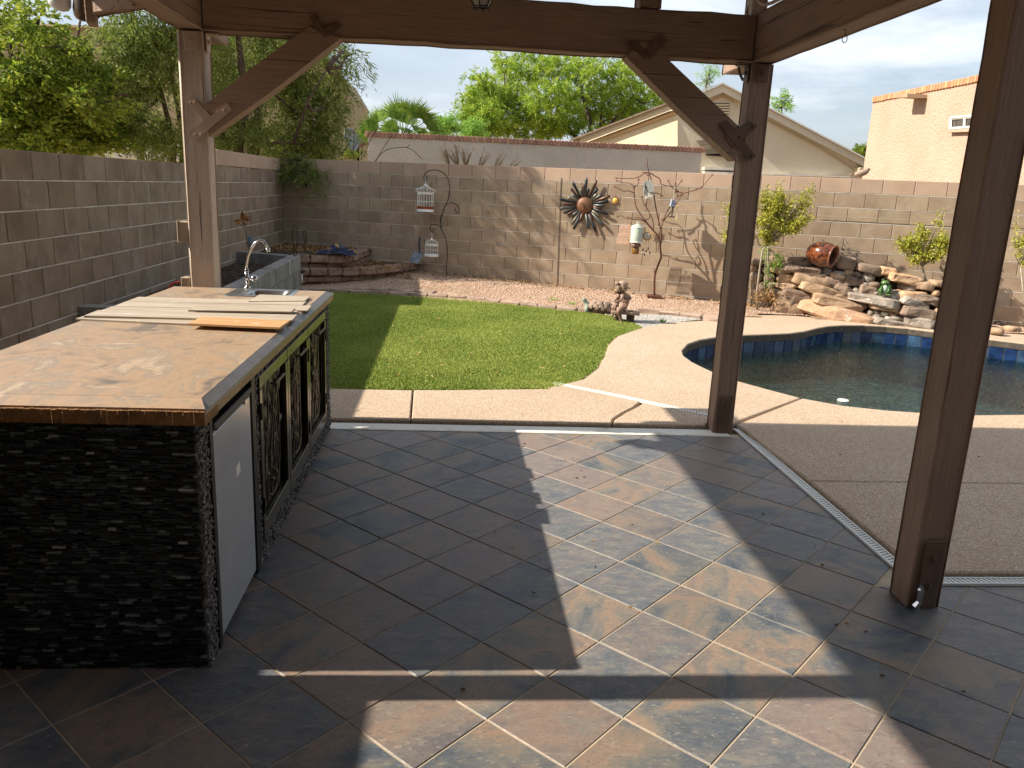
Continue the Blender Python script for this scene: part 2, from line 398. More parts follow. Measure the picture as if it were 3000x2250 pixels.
MT['leaf_d'] = leafmat('citrus_leaves', [S(92, 108, 32), S(160, 162, 54), S(212, 204, 96)], 25, .4)
MT['leaf_e'] = leafmat('small_bush_leaves', [S(84, 130, 44), S(132, 172, 70), S(160, 194, 90)], 9, .4)
MT['frond'] = leafmat('palm_frond', [S(56, 88, 26), S(94, 128, 42), S(142, 162, 70)], 8, .25)
MT['frond_dry'] = leafmat('dry_frond', [S(140, 116, 86), S(176, 152, 118)], 8, .2)
MT['bark'] = gen('bark', [S(62, 48, 38), S(102, 84, 68)], 14, .95, .8, 40, .02, stretch=(1, 1, .25))
MT['bark_grey'] = gen('pale_bark', [S(128, 116, 100), S(168, 158, 142)], 14, .95, .6, 40, .01)

# ------------------------------------------------------------------ generic builders
def leaves(name, Cn, L, W, mat, parent=None, dirs=None, seed=0, spread=1., kind=None, flat=0.):
    r = np.random.default_rng(seed); n = len(Cn); Cn = np.asarray(Cn, float)
    d = r.normal(size=(n, 3))
    if dirs is not None: d = np.asarray(dirs)+spread*d*.5
    d /= np.linalg.norm(d, axis=1)[:, None]+1e-9
    q = r.normal(size=(n, 3)); q -= (q*d).sum(1)[:, None]*d
    q /= np.linalg.norm(q, axis=1)[:, None]+1e-9
    l = (L*r.uniform(.65, 1.3, n))[:, None]; wd = (W*r.uniform(.7, 1.2, n))[:, None]
    V = np.stack([Cn, Cn+d*l*.45+q*wd*.5, Cn+d*l, Cn+d*l*.45-q*wd*.5], 1).reshape(-1, 3)
    o = obj(name, np_mesh(name, V, np.arange(4*n).reshape(-1, 4)), mat, parent)
    if kind: o['kind'] = kind
    return o
def octas(name, Cn, R, mat, parent=None, seed=0, flat=.6, kind='stuff'):
    r = np.random.default_rng(seed); n = len(Cn); Cn = np.asarray(Cn, float)
    base = np.array([[1, 0, 0], [-1, 0, 0], [0, 1, 0], [0, -1, 0], [0, 0, 1], [0, 0, -1.]])
    s = R*r.uniform(.5, 1.4, (n, 1, 1))*np.array([1, 1, flat])*r.uniform(.7, 1.3, (n, 1, 3))
    a = r.uniform(0, 6.28, n); ca, sa = np.cos(a), np.sin(a)
    P = base[None]*s; x = P[..., 0]*ca[:, None]-P[..., 1]*sa[:, None]; y = P[..., 0]*sa[:, None]+P[..., 1]*ca[:, None]
    V = np.stack([x, y, P[..., 2]], -1)+Cn[:, None]
    F = np.array([[0, 2, 4], [2, 1, 4], [1, 3, 4], [3, 0, 4], [2, 0, 5], [1, 2, 5], [3, 1, 5], [0, 3, 5]])
    FF = (F[None]+6*np.arange(n)[:, None, None]).reshape(-1, 3)
    o = obj(name, np_mesh(name, V.reshape(-1, 3), FF), mat, parent); o['kind'] = kind; return o
def inpoly(P, poly):
    x, y = P[:, 0], P[:, 1]; c = np.zeros(len(P), bool); n = len(poly)
    for i in range(n):
        x1, y1 = poly[i][:2]; x2, y2 = poly[(i+1) % n][:2]
        k = ((y1 > y) != (y2 > y)) & (x < (x2-x1)*(y-y1)/((y2-y1)+1e-12)+x1); c ^= k
    return c
def scatter(poly, n, seed=0, z=0.):
    r = np.random.default_rng(seed); a = np.array([p[:2] for p in poly]); lo, hi = a.min(0), a.max(0)
    P = r.uniform(lo, hi, (n, 2)); P = P[inpoly(P, poly)]
    zz = z(P[:, 0], P[:, 1]) if callable(z) else np.full(len(P), z)
    return np.column_stack([P, zz])
def sheet(name, poly, z, mat, step=None, parent=None):
    P = [Vector((p[0], p[1], 0)) for p in poly]; T = tessellate_polygon([P])
    V = [(p.x, p.y, z(p.x, p.y) if callable(z) else z) for p in P]
    me = bpy.data.meshes.new(name); me.from_pydata(V, [], [tuple(t) for t in T]); me.update()
    import bmesh
    bm = bmesh.new(); bm.from_mesh(me); bmesh.ops.recalc_face_normals(bm, faces=bm.faces)
    if sum(f.normal.z for f in bm.faces) < 0: bmesh.ops.reverse_faces(bm, faces=bm.faces)
    bm.to_mesh(me); bm.free()
    return obj(name, me, mat, parent)
def slab(poly, z0, z1, ch=.006):
    """chamfered horizontal slab from a polygon, counter-clockwise"""
    n = len(poly); P = [Vector((p[0], p[1])) for p in poly]
    ar = sum(P[i].x*P[(i+1) % n].y-P[(i+1) % n].x*P[i].y for i in range(n))
    if ar < 0: P = P[::-1]
    ins = []
    for i in range(n):
        a = (P[i]-P[i-1]).normalized(); b = (P[(i+1) % n]-P[i]).normalized()
        na = Vector((-a.y, a.x)); nb = Vector((-b.y, b.x)); m = (na+nb)
        if m.length < 1e-6: m = na
        m.normalize(); k = ch/max(.35, m.dot(na)); ins.append(P[i]+m*k)
    T = [tuple(t) for t in tessellate_polygon([[p.to_3d() for p in ins]])]
    V = [(p.x, p.y, z0) for p in P]+[(p.x, p.y, z1-ch) for p in P]+[(p.x, p.y, z1) for p in ins]
    F = [tuple(i+2*n for i in t) for t in T]
    for i in range(n):
        j = (i+1) % n; F += [(i, j, j+n, i+n), (i+n, j+n, j+2*n, i+2*n)]
    mb = MB(); mb.add(V, F); return mb
def clip(poly, a, b, c):
    """keep a*x+b*y<=c"""
    o = []; n = len(poly)
    for i in range(n):
        p, q = poly[i], poly[(i+1) % n]; dp = a*p[0]+b*p[1]-c; dq = a*q[0]+b*q[1]-c
        if dp <= 0: o.append(p)
        if (dp < 0 < dq) or (dq < 0 < dp):
            t_ = dp/(dp-dq); o.append((p[0]+(q[0]-p[0])*t_, p[1]+(q[1]-p[1])*t_))
    return o
def beam(name, a, b, w_, h_, up, mat, parent, seed=0, ch=.008, jit=.004, segs=None):
    """rough sawn timber from a to b (centre line), w_ across, h_ along up"""
    a = Vector(a); b = Vector(b); t_ = (b-a); L = t_.length; t_.normalize(); up = Vector(up); s_ = t_.cross(up).normalized(); up = s_.cross(t_)
    rg = random.Random(seed); segs = segs or max(2, int(L/.14)); V = []; F = []
    prof = []
    for sx, sy in ((-1, -1), (1, -1), (1, 1), (-1, 1)):
        c1 = (sx*(w_/2-ch), sy*h_/2); c2 = (sx*w_/2, sy*(h_/2-ch))
        prof += [c1, c2] if sx*sy > 0 else [c2, c1]
    k = len(prof)
    for i in range(segs+1):
        p = a+t_*(L*i/segs); j = [rg.uniform(-jit, jit) for _ in range(4)]
        for m, (x, y) in enumerate(prof):
            q = j[m//2]; V.append(p+s_*(x+q*(1 if x > 0 else -1)*.5)+up*(y+q*.7))
    for i in range(segs):
        for m in range(k): F.append((i*k+m, i*k+(m+1) % k, (i+1)*k+(m+1) % k, (i+1)*k+m))
    F += [tuple(range(k))[::-1], tuple(segs*k+m for m in range(k))]
    mb = MB(); mb.add(V, F); return mb.build(name, mat, parent)

# ================================================================== GROUND AND SETTING
gp = tag(sheet('ground', [(-300, -300), (300, -300), (300, 500), (-300, 500)], -1.9, gen('desert_dirt', [S(150, 128, 100), S(176, 152, 122)], .3, 1, .3, 5)), kind='structure')
def zwall(x, y):
    d = (WP[0]-x)*WN[0]+(WP[1]-y)*WN[1]
    top = np.clip(.16-.022*(np.asarray(x)-0), .05, .19)
    return .005+top*np.clip(1-d/2.3, 0, 1)
lawn_edge = [(-2.05, 11.70), (-1.8, 11.66), (-.76, 11.55), (.32, 11.34), (.88, 10.96), (1.5, 10.62), (1.85, 10.46), (2.15, 10.22), (2.30, 9.85), (2.36, 9.42)]
lawn_curve = [(2.20, 9.16), (1.90, 8.75), (1.70, 8.22), (1.57, 7.7), (1.39, 7.12), (1.16, 6.62), (.95, 6.36), (.82, 6.27), (0, 6.16), (-.95, 6.11), (-2.05, 6.11)]
lawn = lawn_edge+lawn_curve
deck_back = [(2.36, 9.38), (2.72, 9.74), (3.0, 9.92), (3.49, 10.14), (4.0, 10.5), (4.35, 10.72), (4.75, 10.80), (5.2, 10.62), (5.9, 10.5), (6.6, 10.2), (7.2, 9.85), (8.2, 9.45), (9.6, 8.9)]
# gravel bed drawn as a grid so that it can slope up to the wall
gx = np.arange(-2.95, 12.01, .25); gy = np.arange(9.0, 14.9, .25)
gpoly = [(-2.95, 5.2), (-2.05, 5.2), (-2.05, 11.6)]+lawn_edge[1:]+deck_back+[(12.2, 8), (12.2, Yw(12.2)+.1), (-2.95, Yw(-2.95)+.1)]
def gravel_sheet():
    V = []; F = []; idx = {}
    for i in range(len(gx)-1):
        for j in range(len(gy)-1):
            sq = [(gx[i], gy[j]), (gx[i+1], gy[j]), (gx[i+1], gy[j+1]), (gx[i], gy[j+1])]
            c = np.array([[gx[i]+.125, gy[j]+.125]])
            if (c[0][0]-WP[0])*WN[0]+(c[0][1]-WP[1])*WN[1] > .3: continue
            # keep out of the pool
            if c[0][0] > 2.3 and c[0][1] < 10.9 and not inpoly(c, [(p[0], p[1]-.02) for p in gpoly])[0]: continue
            b = len(V); V += [(x, y, float(zwall(x, y))) for x, y in sq]; F.append((b, b+1, b+2, b+3))
    return np_mesh('gravel_bed', V, F)
tag(obj('gravel_bed', gravel_sheet(), MT['gravel']), kind='structure')
tag(sheet('side_yard', [(-2.95, -6), (-1.0, -6), (-1.0, 5.25), (-2.06, 5.25), (-2.06, 12), (-2.95, 12)], -.012, MT['soil']), kind='structure')
pts = scatter(gpoly, 90000, 1, zwall)
dw = (WP[0]-pts[:, 0])*WN[0]+(WP[1]-pts[:, 1])*WN[1]; pts = pts[(dw > .02) & (pts[:, 0] < 9) & (pts[:, 1] > 9.3)]
tag(octas('gravel_stones', pts+[0, 0, .004], .011, MT['pebble'], None, 2), 'loose pink gravel covering the bed along the back wall', 'gravel')
gg = [(2.38, 9.36), (2.32, 9.85), (2.17, 10.22), (2.25, 10.4), (2.7, 10.36), (3.1, 10.3), (3.5, 10.2), (3.0, 9.93), (2.72, 9.75)]
pts = scatter(gg, 14000, 3, lambda x, y: zwall(x, y)+.014)
tag(octas('grey_gravel_stones', pts, .012, MT['pebble_grey'], None, 4), 'pale grey gravel patch between the lawn tip and the pool deck', 'gravel')
# litter along the wall foot
r = np.random.default_rng(5)
lx = np.concatenate([r.uniform(-2.1, -.6, 1100), r.uniform(-.6, 3.6, 600), r.normal(4.45, .25, 350)]); ld = np.abs(r.normal(0, .16, len(lx)))+.03; ld[:1100] = r.uniform(.03, .9, 1100)
P = np.column_stack([lx, Yw(lx)-ld, np.zeros(len(lx))]); P[:, 2] = zwall(P[:, 0], P[:, 1])+.015
dirs = r.normal(size=P.shape)*[1, 1, .25]
tag(leaves('leaf_litter', P, .055, .016, MT['litter'], None, dirs, 6, .4), 'brown fallen leaves gathered along the foot of the back wall', 'leaf litter', kind='stuff')

# turf
tag(sheet('lawn_base', lawn, .012, MT['turf_base']), kind='structure')
pts = scatter(lawn, 520000, 8, .012)
d = np.column_stack([np.random.default_rng(9).normal(0, .45, (len(pts), 2)), np.ones(len(pts))])
tag(leaves('lawn_grass', pts, .030, .0085, MT['turf'], None, d, 10, .3), 'short bright green artificial turf of the lawn', 'grass', kind='stuff')
P = scatter(lawn, 1000, 11, .036); k = r.random(len(P)) < np.where(P[:, 0] < 0, .9, .35); P = P[k]
tag(leaves('lawn_leaves', P, .05, .011, MT['litter'], None, r.normal(size=P.shape)*[1, 1, .15], 12, .2), 'dry narrow leaves strewn over the green turf', 'leaf litter', kind='stuff')

# lawn edging pavers
def walk(pl, L, gap=.008):
    """cut a polyline into pieces of length L -> (centre, angle, length)"""
    P = [Vector((p[0], p[1])) for p in pl]; o = []; cur = P[0]; i = 1; rem = L; start = P[0]
    while i < len(P):
        seg = P[i]-cur
        if seg.length >= rem:
            cur = cur+seg.normalized()*rem; v = cur-start; o.append(((start+cur)/2, math.atan2(v.y, v.x), v.length-gap)); start = cur; rem = L*random.uniform(.9, 1.1)
        else: rem -= seg.length; cur = P[i]; i += 1
    return o
def rough_block(d, seed, nz=.035, ch=.014):
    mb = MB(); mb.box((0, 0, 0), d, ch=ch); rg = random.Random(seed)
    mb.v = [(x+rg.uniform(-1, 1)*nz*.22, y+rg.uniform(-1, 1)*nz*.3, z+rg.uniform(-1, 1)*nz*.12) for x, y, z in mb.v]; return mb
eg = thing('lawn_edging', 'low curved row of weathered pavers between green lawn and pink gravel', 'paver edging', (0, 11.4, 0))
for i, (c_, a_, L_) in enumerate(walk([(p[0]+.02, p[1]+.05) for p in lawn_edge[:-3]]+[(2.25, 10.50), (2.55, 10.48)], .30)):
    obj('paver', rough_block((L_, .10, .09), i, .04).mesh('paver'), MT['edging'], eg, (c_.x, c_.y, .025), (random.uniform(-.05, .05), 0, a_))
eg2 = thing('paver_row', 'flush row of pale pavers set into the gravel behind the lawn edging', 'paver row', (-1, 12.2, 0))
row = [g(x, y, .07) for x, y in [(880, 842), (960, 838), (1050, 842), (1130, 846), (1220, 850), (1300, 858)]]
for i, (c_, a_, L_) in enumerate(walk(row, .36)):
    obj('paver', rough_block((L_, .16, .05), i+70, .03).mesh('paver'), MT['edging'], eg2, (c_.x, c_.y, float(zwall(c_.x, c_.y))+.0), (0, 0, a_))
eg3 = thing('paver_row', 'short row of chunky pavers behind the grey gravel beside the sunlit deck', 'paver row', (2.9, 10.3, 0))
row = [g(x, y, .05) for x, y in [(1868, 912), (1960, 920), (2020, 928), (2100, 935), (2150, 940)]]
for i, (c_, a_, L_) in enumerate(walk(row, .30)):
    obj('paver', rough_block((L_, .14, .09), i+90, .05).mesh('paver'), MT['edging'], eg3, (c_.x, c_.y, .05), (0, 0, a_+random.uniform(-.08, .08)))

# ------------------------------------------------------------------ pool deck, pool
pool_front = [(2.93, 6.13), (3.18, 5.92), (3.48, 5.81), (3.8, 5.75), (4.12, 5.72), (4.6, 5.77), (5.3, 5.95), (6.2, 6.3), (7.2, 6.85), (8.0, 7.5)]
pool_left = [(2.93, 6.13), (2.75, 6.41), (2.58, 6.70), (2.46, 7.08), (2.40, 7.45), (2.40, 7.76), (2.46, 8.02), (2.64, 8.41), (2.86, 8.68), (3.11, 8.88), (3.5, 9.08), (3.86, 9.19), (4.19, 9.31), (4.45, 9.48), (4.76, 9.77), (4.99, 9.95), (5.25, 10.07), (5.56, 10.12), (5.85, 10.08), (6.1, 9.97), (6.4, 9.70), (6.76, 9.32), (7.07, 9.07), (7.6, 8.7), (8.0, 8.3), (8.15, 7.9), (8.0, 7.5)]
ZD = .03; TH = .085
drain_a = [(1.98, 5.56), (1.70, 5.79), (1.36, 6.10), (.90, 6.46)]
def deckslab(poly, mat=None):
    return slab(poly, ZD-TH, ZD, .008).build('deck_slab', MT['aggregate'], deck)
deck = tag(bpy.data.objects.new('pool_deck', None), kind='structure'); COL.objects.link(deck); place(deck, None, (2, 6, 0))
y0 = 5.30
deckslab([(-2.9, y0), (-.247, y0), (-.268, 6.11), (-2.9, 6.09)])
deckslab([(-.235, y0), (1.165, y0), (1.20, 5.42), (1.30, 5.58), (1.42, 5.74), (1.52, 5.92), (1.33, 6.08), (.92, 6.42), (.82, 6.25), (0, 6.14), (-.256, 6.12)])
deckslab([(1.18, y0), (1.86, y0), (1.86, 5.36), (2.02, 5.36), (1.97, 5.52), (1.70, 5.75), (1.54, 5.89), (1.435, 5.73), (1.315, 5.57), (1.215, 5.41)])
d_left = [(2.085, 5.365), (2.925, 6.125)]+pool_left[1:]
far = [(9.6, 7.6), (9.6, 8.9)]
poly = [(2.08, 5.38)]+[(2.92, 6.14)]+pool_left[1:-1]+[(8.16, 7.9), (9.6, 7.9)]+deck_back[::-1]+[(2.2, 9.16), (1.92, 8.75), (1.72, 8.22), (1.59, 7.7), (1.41, 7.12), (1.18, 6.62), (.99, 6.44), (1.38, 6.13), (1.73, 5.83), (2.0, 5.58)]
deckslab(poly)
deckslab([(2.13, 4.22), (9.6, 4.24), (9.6, 7.88), (8.16, 7.88)]+pool_front[::-1]+[(2.10, 5.35)])
deckslab([(2.13, 3.09), (9.6, 3.10), (9.6, 4.227), (2.13, 4.207)])
tag(sheet('deck_footing', [(-2.9, 5.2), (2.2, 5.2), (2.2, 5.6), (2.0, 6.6), (1.0, 6.2), (-2.9, 6.05)], -.0, MT['soil']), kind='structure')
tag(sheet('deck_footing', [(2.05, 3.0), (9.6, 3.0), (9.6, 5.6), (4, 5.6), (2.9, 5.95), (2.5, 6.5), (2.1, 6.5)], -.02, MT['soil']), kind='structure')

pool = tag(bpy.data.objects.new('swimming_pool', None), kind='structure'); COL.objects.link(pool); place(pool, None, (5, 8, 0))
outline = pool_left[:-1]+[(8.0, 7.5)]+pool_front[::-1][1:-1]
def inset(poly, d_):
    n = len(poly); P = [Vector(p) for p in poly]; o = []
    ar = sum(P[i].x*P[(i+1) % n].y-P[(i+1) % n].x*P[i].y for i in range(n)); sg = 1 if ar > 0 else -1
    for i in range(n):
        tt = (P[(i+1) % n]-P[i-1]).normalized(); o.append((P[i].x-tt.y*d_*sg, P[i].y+tt.x*d_*sg))
    return o
ZT = ZD-TH; ZWAT = -.205
wallp = inset(outline, -.03)
t = NT('pebble_pool_plaster'); v = t.coord()
vo = t.n('ShaderNodeTexVoronoi'); vo.inputs['Scale'].default_value = 38; t.l(v, vo.inputs['Vector'])
sx_ = t.n('ShaderNodeSeparateXYZ'); t.l(v, sx_.inputs[0])
blue = t.ramp(vo.outputs['Color'], [S(48, 84, 84), S(88, 136, 124), S(130, 180, 160), S(60, 100, 150), S(214, 226, 204)], .15, .85)
oliv = t.ramp(vo.outputs['Color'], [S(70, 72, 54), S(124, 120, 92), S(178, 170, 134), S(84, 112, 96)], .15, .85)
fx = t.math('ADD', t.math('MULTIPLY', sx_.outputs[0], .30), t.math('MULTIPLY', t.noise(v, 1.1, 4), .9))
c = t.mix(t.ramp(t.math('MULTIPLY_ADD', fx, .5, -.45), [(0, 0, 0, 1), (1, 1, 1, 1)], .22, .55), oliv, blue)
MT['plaster'] = t.bsdf(c, .8)
n = len(wallp); V = [(x, y, ZT-.001) for x, y in wallp]+[(x, y, -1.6) for x, y in wallp]
mb = MB(); mb.add(V, [(i, (i+1) % n, (i+1) % n+n, i+n) for i in range(n)]); mb.build('pool_wall', MT['plaster'], pool)
def zf(x, y): return -.55-.07*max(0, x-3.5)
sheet('pool_floor', wallp, zf, MT['plaster'], parent=pool)
# band of blue tiles at the waterline
ct = []
for k_, cc in enumerate([[S(14, 24, 48), S(34, 60, 104)], [S(24, 38, 62), S(60, 88, 116)], [S(84, 86, 72), S(30, 50, 84)]]):
    ct.append(gen('blue_glazed_tile_%d' % k_, cc, 11, .16, .1, 20, .004, rnd=.35, rand=9, spec=.6))
inn = inset(outline, -.012)
i0 = 3
tl_line = inn[:26]
MT['tile_grout'] = gen('pool_tile_grout', [S(170, 176, 176), S(196, 200, 196)], 8, .8, 0, 10)
mb = MB(); wl2 = inset(outline, -.022)
mb.add([(x, y, ZT) for x, y in wl2]+[(x, y, ZT-.17) for x, y in wl2], [(i, (i+1) % n, (i+1) % n+n, i+n) for i in range(n)]); mb.build('tile_backing', MT['tile_grout'], pool)
for i, (c_, a_, L_) in enumerate(walk(tl_line, .155, .013)):
    nrm = Vector((math.sin(a_), -math.cos(a_), 0))
    m = MB().box((0, 0, 0), (L_, .012, .145), ch=.002).mesh('waterline_tile')
    obj('waterline_tile', m, ct[(0, 0, 1, 0, 2, 1, 0, 1)[i % 8]], pool, (c_.x, c_.y, ZT-.082), (0, 0, a_))
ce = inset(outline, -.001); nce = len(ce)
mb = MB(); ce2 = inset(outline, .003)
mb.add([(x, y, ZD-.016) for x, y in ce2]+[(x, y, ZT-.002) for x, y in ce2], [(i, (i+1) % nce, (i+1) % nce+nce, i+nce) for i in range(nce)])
mb.build('shaded_coping_edge', gen('coping_shade_tone', [S(62, 56, 48), S(96, 86, 74)], 20, .8, .8, 90, .008), pool)  # dark strip paints in the shadow on the coping edge
# water
t = NT('pool_water'); v = t.coord((1, 1.6, 1))
gl = t.n('ShaderNodeBsdfGlossy'); gl.inputs['Roughness'].default_value = .02
tr = t.n('ShaderNodeBsdfTransparent'); tr.inputs['Color'].default_value = (.72, .92, .84, 1)
fr = t.n('ShaderNodeFresnel'); fr.inputs['IOR'].default_value = 1.5; ms = t.n('ShaderNodeMixShader')
bn = t.bump(t.noise(v, 7, 3, .5, .4), .55, .03, t.bump(t.noise(v, 22, 3), .45, .012)); t.l(bn, gl.inputs['Normal']); t.l(bn, fr.inputs['Normal'])
t.l(fr.outputs[0], ms.inputs[0]); t.l(tr.outputs[0], ms.inputs[1]); t.l(gl.outputs[0], ms.inputs[2]); t.l(ms.outputs[0], t.out.inputs['Surface'])
tag(sheet('pool_water', inset(outline, -.01), ZWAT, t.m), kind='structure')
p = g(2470, 1174, ZWAT)
mb = MB(); mb.lathe([(0, .0), (.05, 0), (.055, .006), (.05, .012), (0, .014)], (p.x+.0, p.y, ZWAT-.002), 14)
tag(mb.build('floating_cap', MT['white_plastic']), 'small white round cap floating on the dark pool water', 'cap')

# channel drains
def drain(pl, wd, label, z=.004):
    o = thing('channel_drain', label, 'drain', (pl[0][0], pl[0][1], 0)); mb = MB(); bk = MB(); rl = MB()
    for (a, b) in zip(pl[:-1], pl[1:]):
        a = Vector(a); b = Vector(b); t_ = (b-a); L = t_.length; an = math.atan2(t_.y, t_.x); R = RZ(an); m_ = (a+b)/2
        bk.box((m_.x, m_.y, z-.014), (L, wd*.96, .006), R)
        for s_ in (-1, 1):
            nn = Vector((-t_.y, t_.x)).normalized()*s_*(wd/2-.005)
            rl.box((m_.x+nn.x, m_.y+nn.y, z-.002), (L, .009, .012), R)
        k = int(L/.024)
        for i in range(k):
            p_ = a+t_*((i+.5)/k); mb.box((p_.x, p_.y, z-.003), (.013, wd-.012, .008), RZ(an+.35))
    bk.build('channel', MT['black_metal'], o); rl.build('rail', MT['white_plastic'], o)
    q = mb.build('slotted_grate', MT['white_plastic'], o)
drain([(2.085, 5.30), (2.085, 3.085)], .062, 'white slotted drain strip running between tiled patio and shaded deck', .008)
drain([(2.06, 3.045), (6.0, 3.055)], .062, 'white slotted drain strip running right from the big timber post', .008)
drain(drain_a, .06, 'white slotted drain strip crossing the sunlit deck towards the lawn', ZD-.002)

# ------------------------------------------------------------------ tiled patio floor
floor = tag(bpy.data.objects.new('patio_floor', None), kind='structure'); COL.objects.link(floor); place(floor, None, (0, 3, 0))
sheet('grout_bed', [(-4.2, -4), (9, -4), (9, 3.02), (2.055, 3.02), (2.055, 5.2), (-4.2, 5.2)], -.0035, MT['grout'], parent=floor)
TS = .3068; a0 = (.583, 2.585)   # a grout crossing
dx = TS*math.cos(math.radians(45)); cnt = 0
for i in range(-16, 22):
    for j in range(-16, 22):
        cx, cy = a0[0]+(i+j+1)*dx, a0[1]+(i-j)*dx
        if cy < .9 or cy > 5.6 or cx < -1.75 or cx > 3.6: continue
        # leave out what the camera cannot see at all
        q = Vector((cx, cy, 0))-Vector(CP); dd = q.dot(Vector(CF))
        if dd < .2: continue
        px = 1500+FPX*q.dot(Vector(CR))/dd; py = 1125-FPX*q.dot(Vector(CU))/dd
        if py > 2650 or px > 3350 or px < -400: continue
        if cx < -1.0 and cy > 2.6: continue
        h_ = TS/2-.0028; rt = math.sqrt(2)*h_
        pl = [(cx-rt, cy), (cx, cy-rt), (cx+rt, cy), (cx, cy+rt)]
        pl = clip(pl, 0, 1, 5.125)
        if len(pl) < 3: continue
        if max(p_[1] for p_ in pl) > 3.04:
            if min(p_[0] for p_ in pl) > 2.04 or (cx > 1.96 and cy < 3.15): pl = clip(pl, 0, 1, 3.01)
            else: pl = clip(pl, 1, 0, 2.052)
        if len(pl) < 3: continue
        ar = abs(sum(pl[k][0]*pl[(k+1) % len(pl)][1]-pl[(k+1) % len(pl)][0]*pl[k][1] for k in range(len(pl))))/2
        if ar < .0012: continue
        mx_ = sum(p_[0] for p_ in pl)/len(pl); my_ = sum(p_[1] for p_ in pl)/len(pl)
        rg = random.Random(i*100+j)
        me = slab([(p_[0]-mx_, p_[1]-my_) for p_ in pl], -.006, 0.+rg.uniform(-.0008, .0008), .0022).mesh('floor_tile')
        obj('floor_tile', me, MT['tile'], floor, (mx_, my_, 0)); cnt += 1
sheet('tile_field_beyond', [(-4.2, -4), (9, -4), (9, .75), (-4.2, .75)], -.001, MT['tile'], parent=floor)
print('tiles', cnt)
mb = MB(); mb.box((.6, 5.205, .0), (2.76, .145, .012), ch=.003); mb.box((-1.82, 5.205, .0), (2.06, .145, .012), ch=.003)
tag(mb.build('threshold_strip', gen('chipped_white_paint', [S(150, 140, 124), S(214, 208, 194), S(226, 222, 210)], 5, .7, .4, 40, .004, lo=.25, hi=.5)), kind='structure')

r = np.random.default_rng(77)
P = np.vstack([scatter([(-.6, 1.9), (2.0, 1.9), (2.0, 5.1), (-.6, 5.1)], 34, 78, .004), scatter([(2.3, 3.2), (4.6, 3.2), (4.6, 5.6), (2.3, 5.6)], 14, 79, ZD+.004), scatter([(-.8, 5.35), (1.0, 5.35), (1.0, 6.1), (-.8, 6.1)], 8, 80, ZD+.004)])
tag(leaves('patio_debris', P, .022, .010, MT['litter'], None, r.normal(size=P.shape)*[1, 1, .12], 81, .2), 'tiny bits of leaf debris scattered over the tiled patio and deck', 'debris', kind='stuff')
# ------------------------------------------------------------------ block walls
def blockmesh(L, Hh, T, seed=0):
    return MB().box((0, 0, 0), (L, T, Hh), ch=.004).mesh('block')
BM = {}
def get_block(L, cap, light=False):
    k = (round(L, 3), cap, light)
    if k not in BM:
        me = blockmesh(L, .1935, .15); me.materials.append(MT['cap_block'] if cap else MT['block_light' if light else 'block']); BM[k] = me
    return BM[k]
def block_wall(name, label, A, B, ztop, ncourse, capfrom, offs, face_n, sec=None):
    """A..B: near face line; blocks hang from ztop down in ncourse courses"""
    A = Vector(A); B = Vector(B); t_ = (B-A); L = t_.length; t_.normalize(); an = math.atan2(t_.y, t_.x); back = -Vector(face_n)
    w_ = thing(name, label, 'wall', (A.x, A.y, 0))
    core = MB(); bed = MB(); zb = ztop-ncourse*.2032
    m_ = (A+B)/2+back*(.012+.06); core.box((m_.x, m_.y, (zb+ztop)/2-.004), (L, .12, ztop-zb-.004), RZ(an))
    for k in range(ncourse):
        zc = ztop-(k+.5)*.2032; m_ = (A+B)/2+back*(-.0008+.0625)
        if k: bed.box((m_.x, m_.y, zc+.1016), (L, .125, .0096), RZ(an))
        s = -offs[k % len(offs)]*.4064
        while s < L-.01:
            a, b = max(s, 0), min(s+.4064, L)
            if b-a > .05:
                p_ = A+t_*((a+b)/2)+back*(.075+random.uniform(-.0012, .0012))
                obj('block', get_block(b-a-.0085, capfrom(k), name[0] == 'b'), None, w_, (p_.x, p_.y, zc), (0, 0, an))
            s += .4064
    core.build('mortar_core', MT['mortar'], w_); bed.build('mortar_beds', MT['mortar_bed'], w_)
    return w_
XA, XB = -2.93, 8.6
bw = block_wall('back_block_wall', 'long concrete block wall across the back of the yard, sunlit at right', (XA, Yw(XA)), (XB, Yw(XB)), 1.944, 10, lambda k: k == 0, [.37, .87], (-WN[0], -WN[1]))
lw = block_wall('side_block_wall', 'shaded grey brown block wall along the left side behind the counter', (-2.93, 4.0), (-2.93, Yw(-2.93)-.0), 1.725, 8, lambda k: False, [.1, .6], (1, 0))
bm_ = get_block(.398, True); k = 0
p0 = 10.62
while p0+.2 < Yw(-2.93):
    obj('cap_block', bm_, None, lw, (-3.005, p0+.2, 1.725+.1016), (0, 0, math.pi/2)); p0 += .4064
mb = MB(); mb.box((-3.01, 3.2, .86), (.15, 1.6, 1.72)); mb.box((-3.01, -.8, 1.0), (.15, 6.4, 2.0)); mb.build('plain_run', MT['block'], lw)
mb = MB(); mb.box((-3.02, Yw(-2.93)+.08, .97), (.16, .30, 1.93)); mb.build('corner_core', MT['block'], bw)
# joint seal: control joint line on the back wall
p = onW(1648, 600, .004)
mb = MB(); q1 = onW(1644, 520, .006); q2 = onW(1632, 835, .006); mb.tube([q1, q2], .0035, 4)
mb.build('control_joint', gen('dark_sealant', [S(40, 34, 30), S(60, 52, 46)], 10, .9, 0, 10), bw)

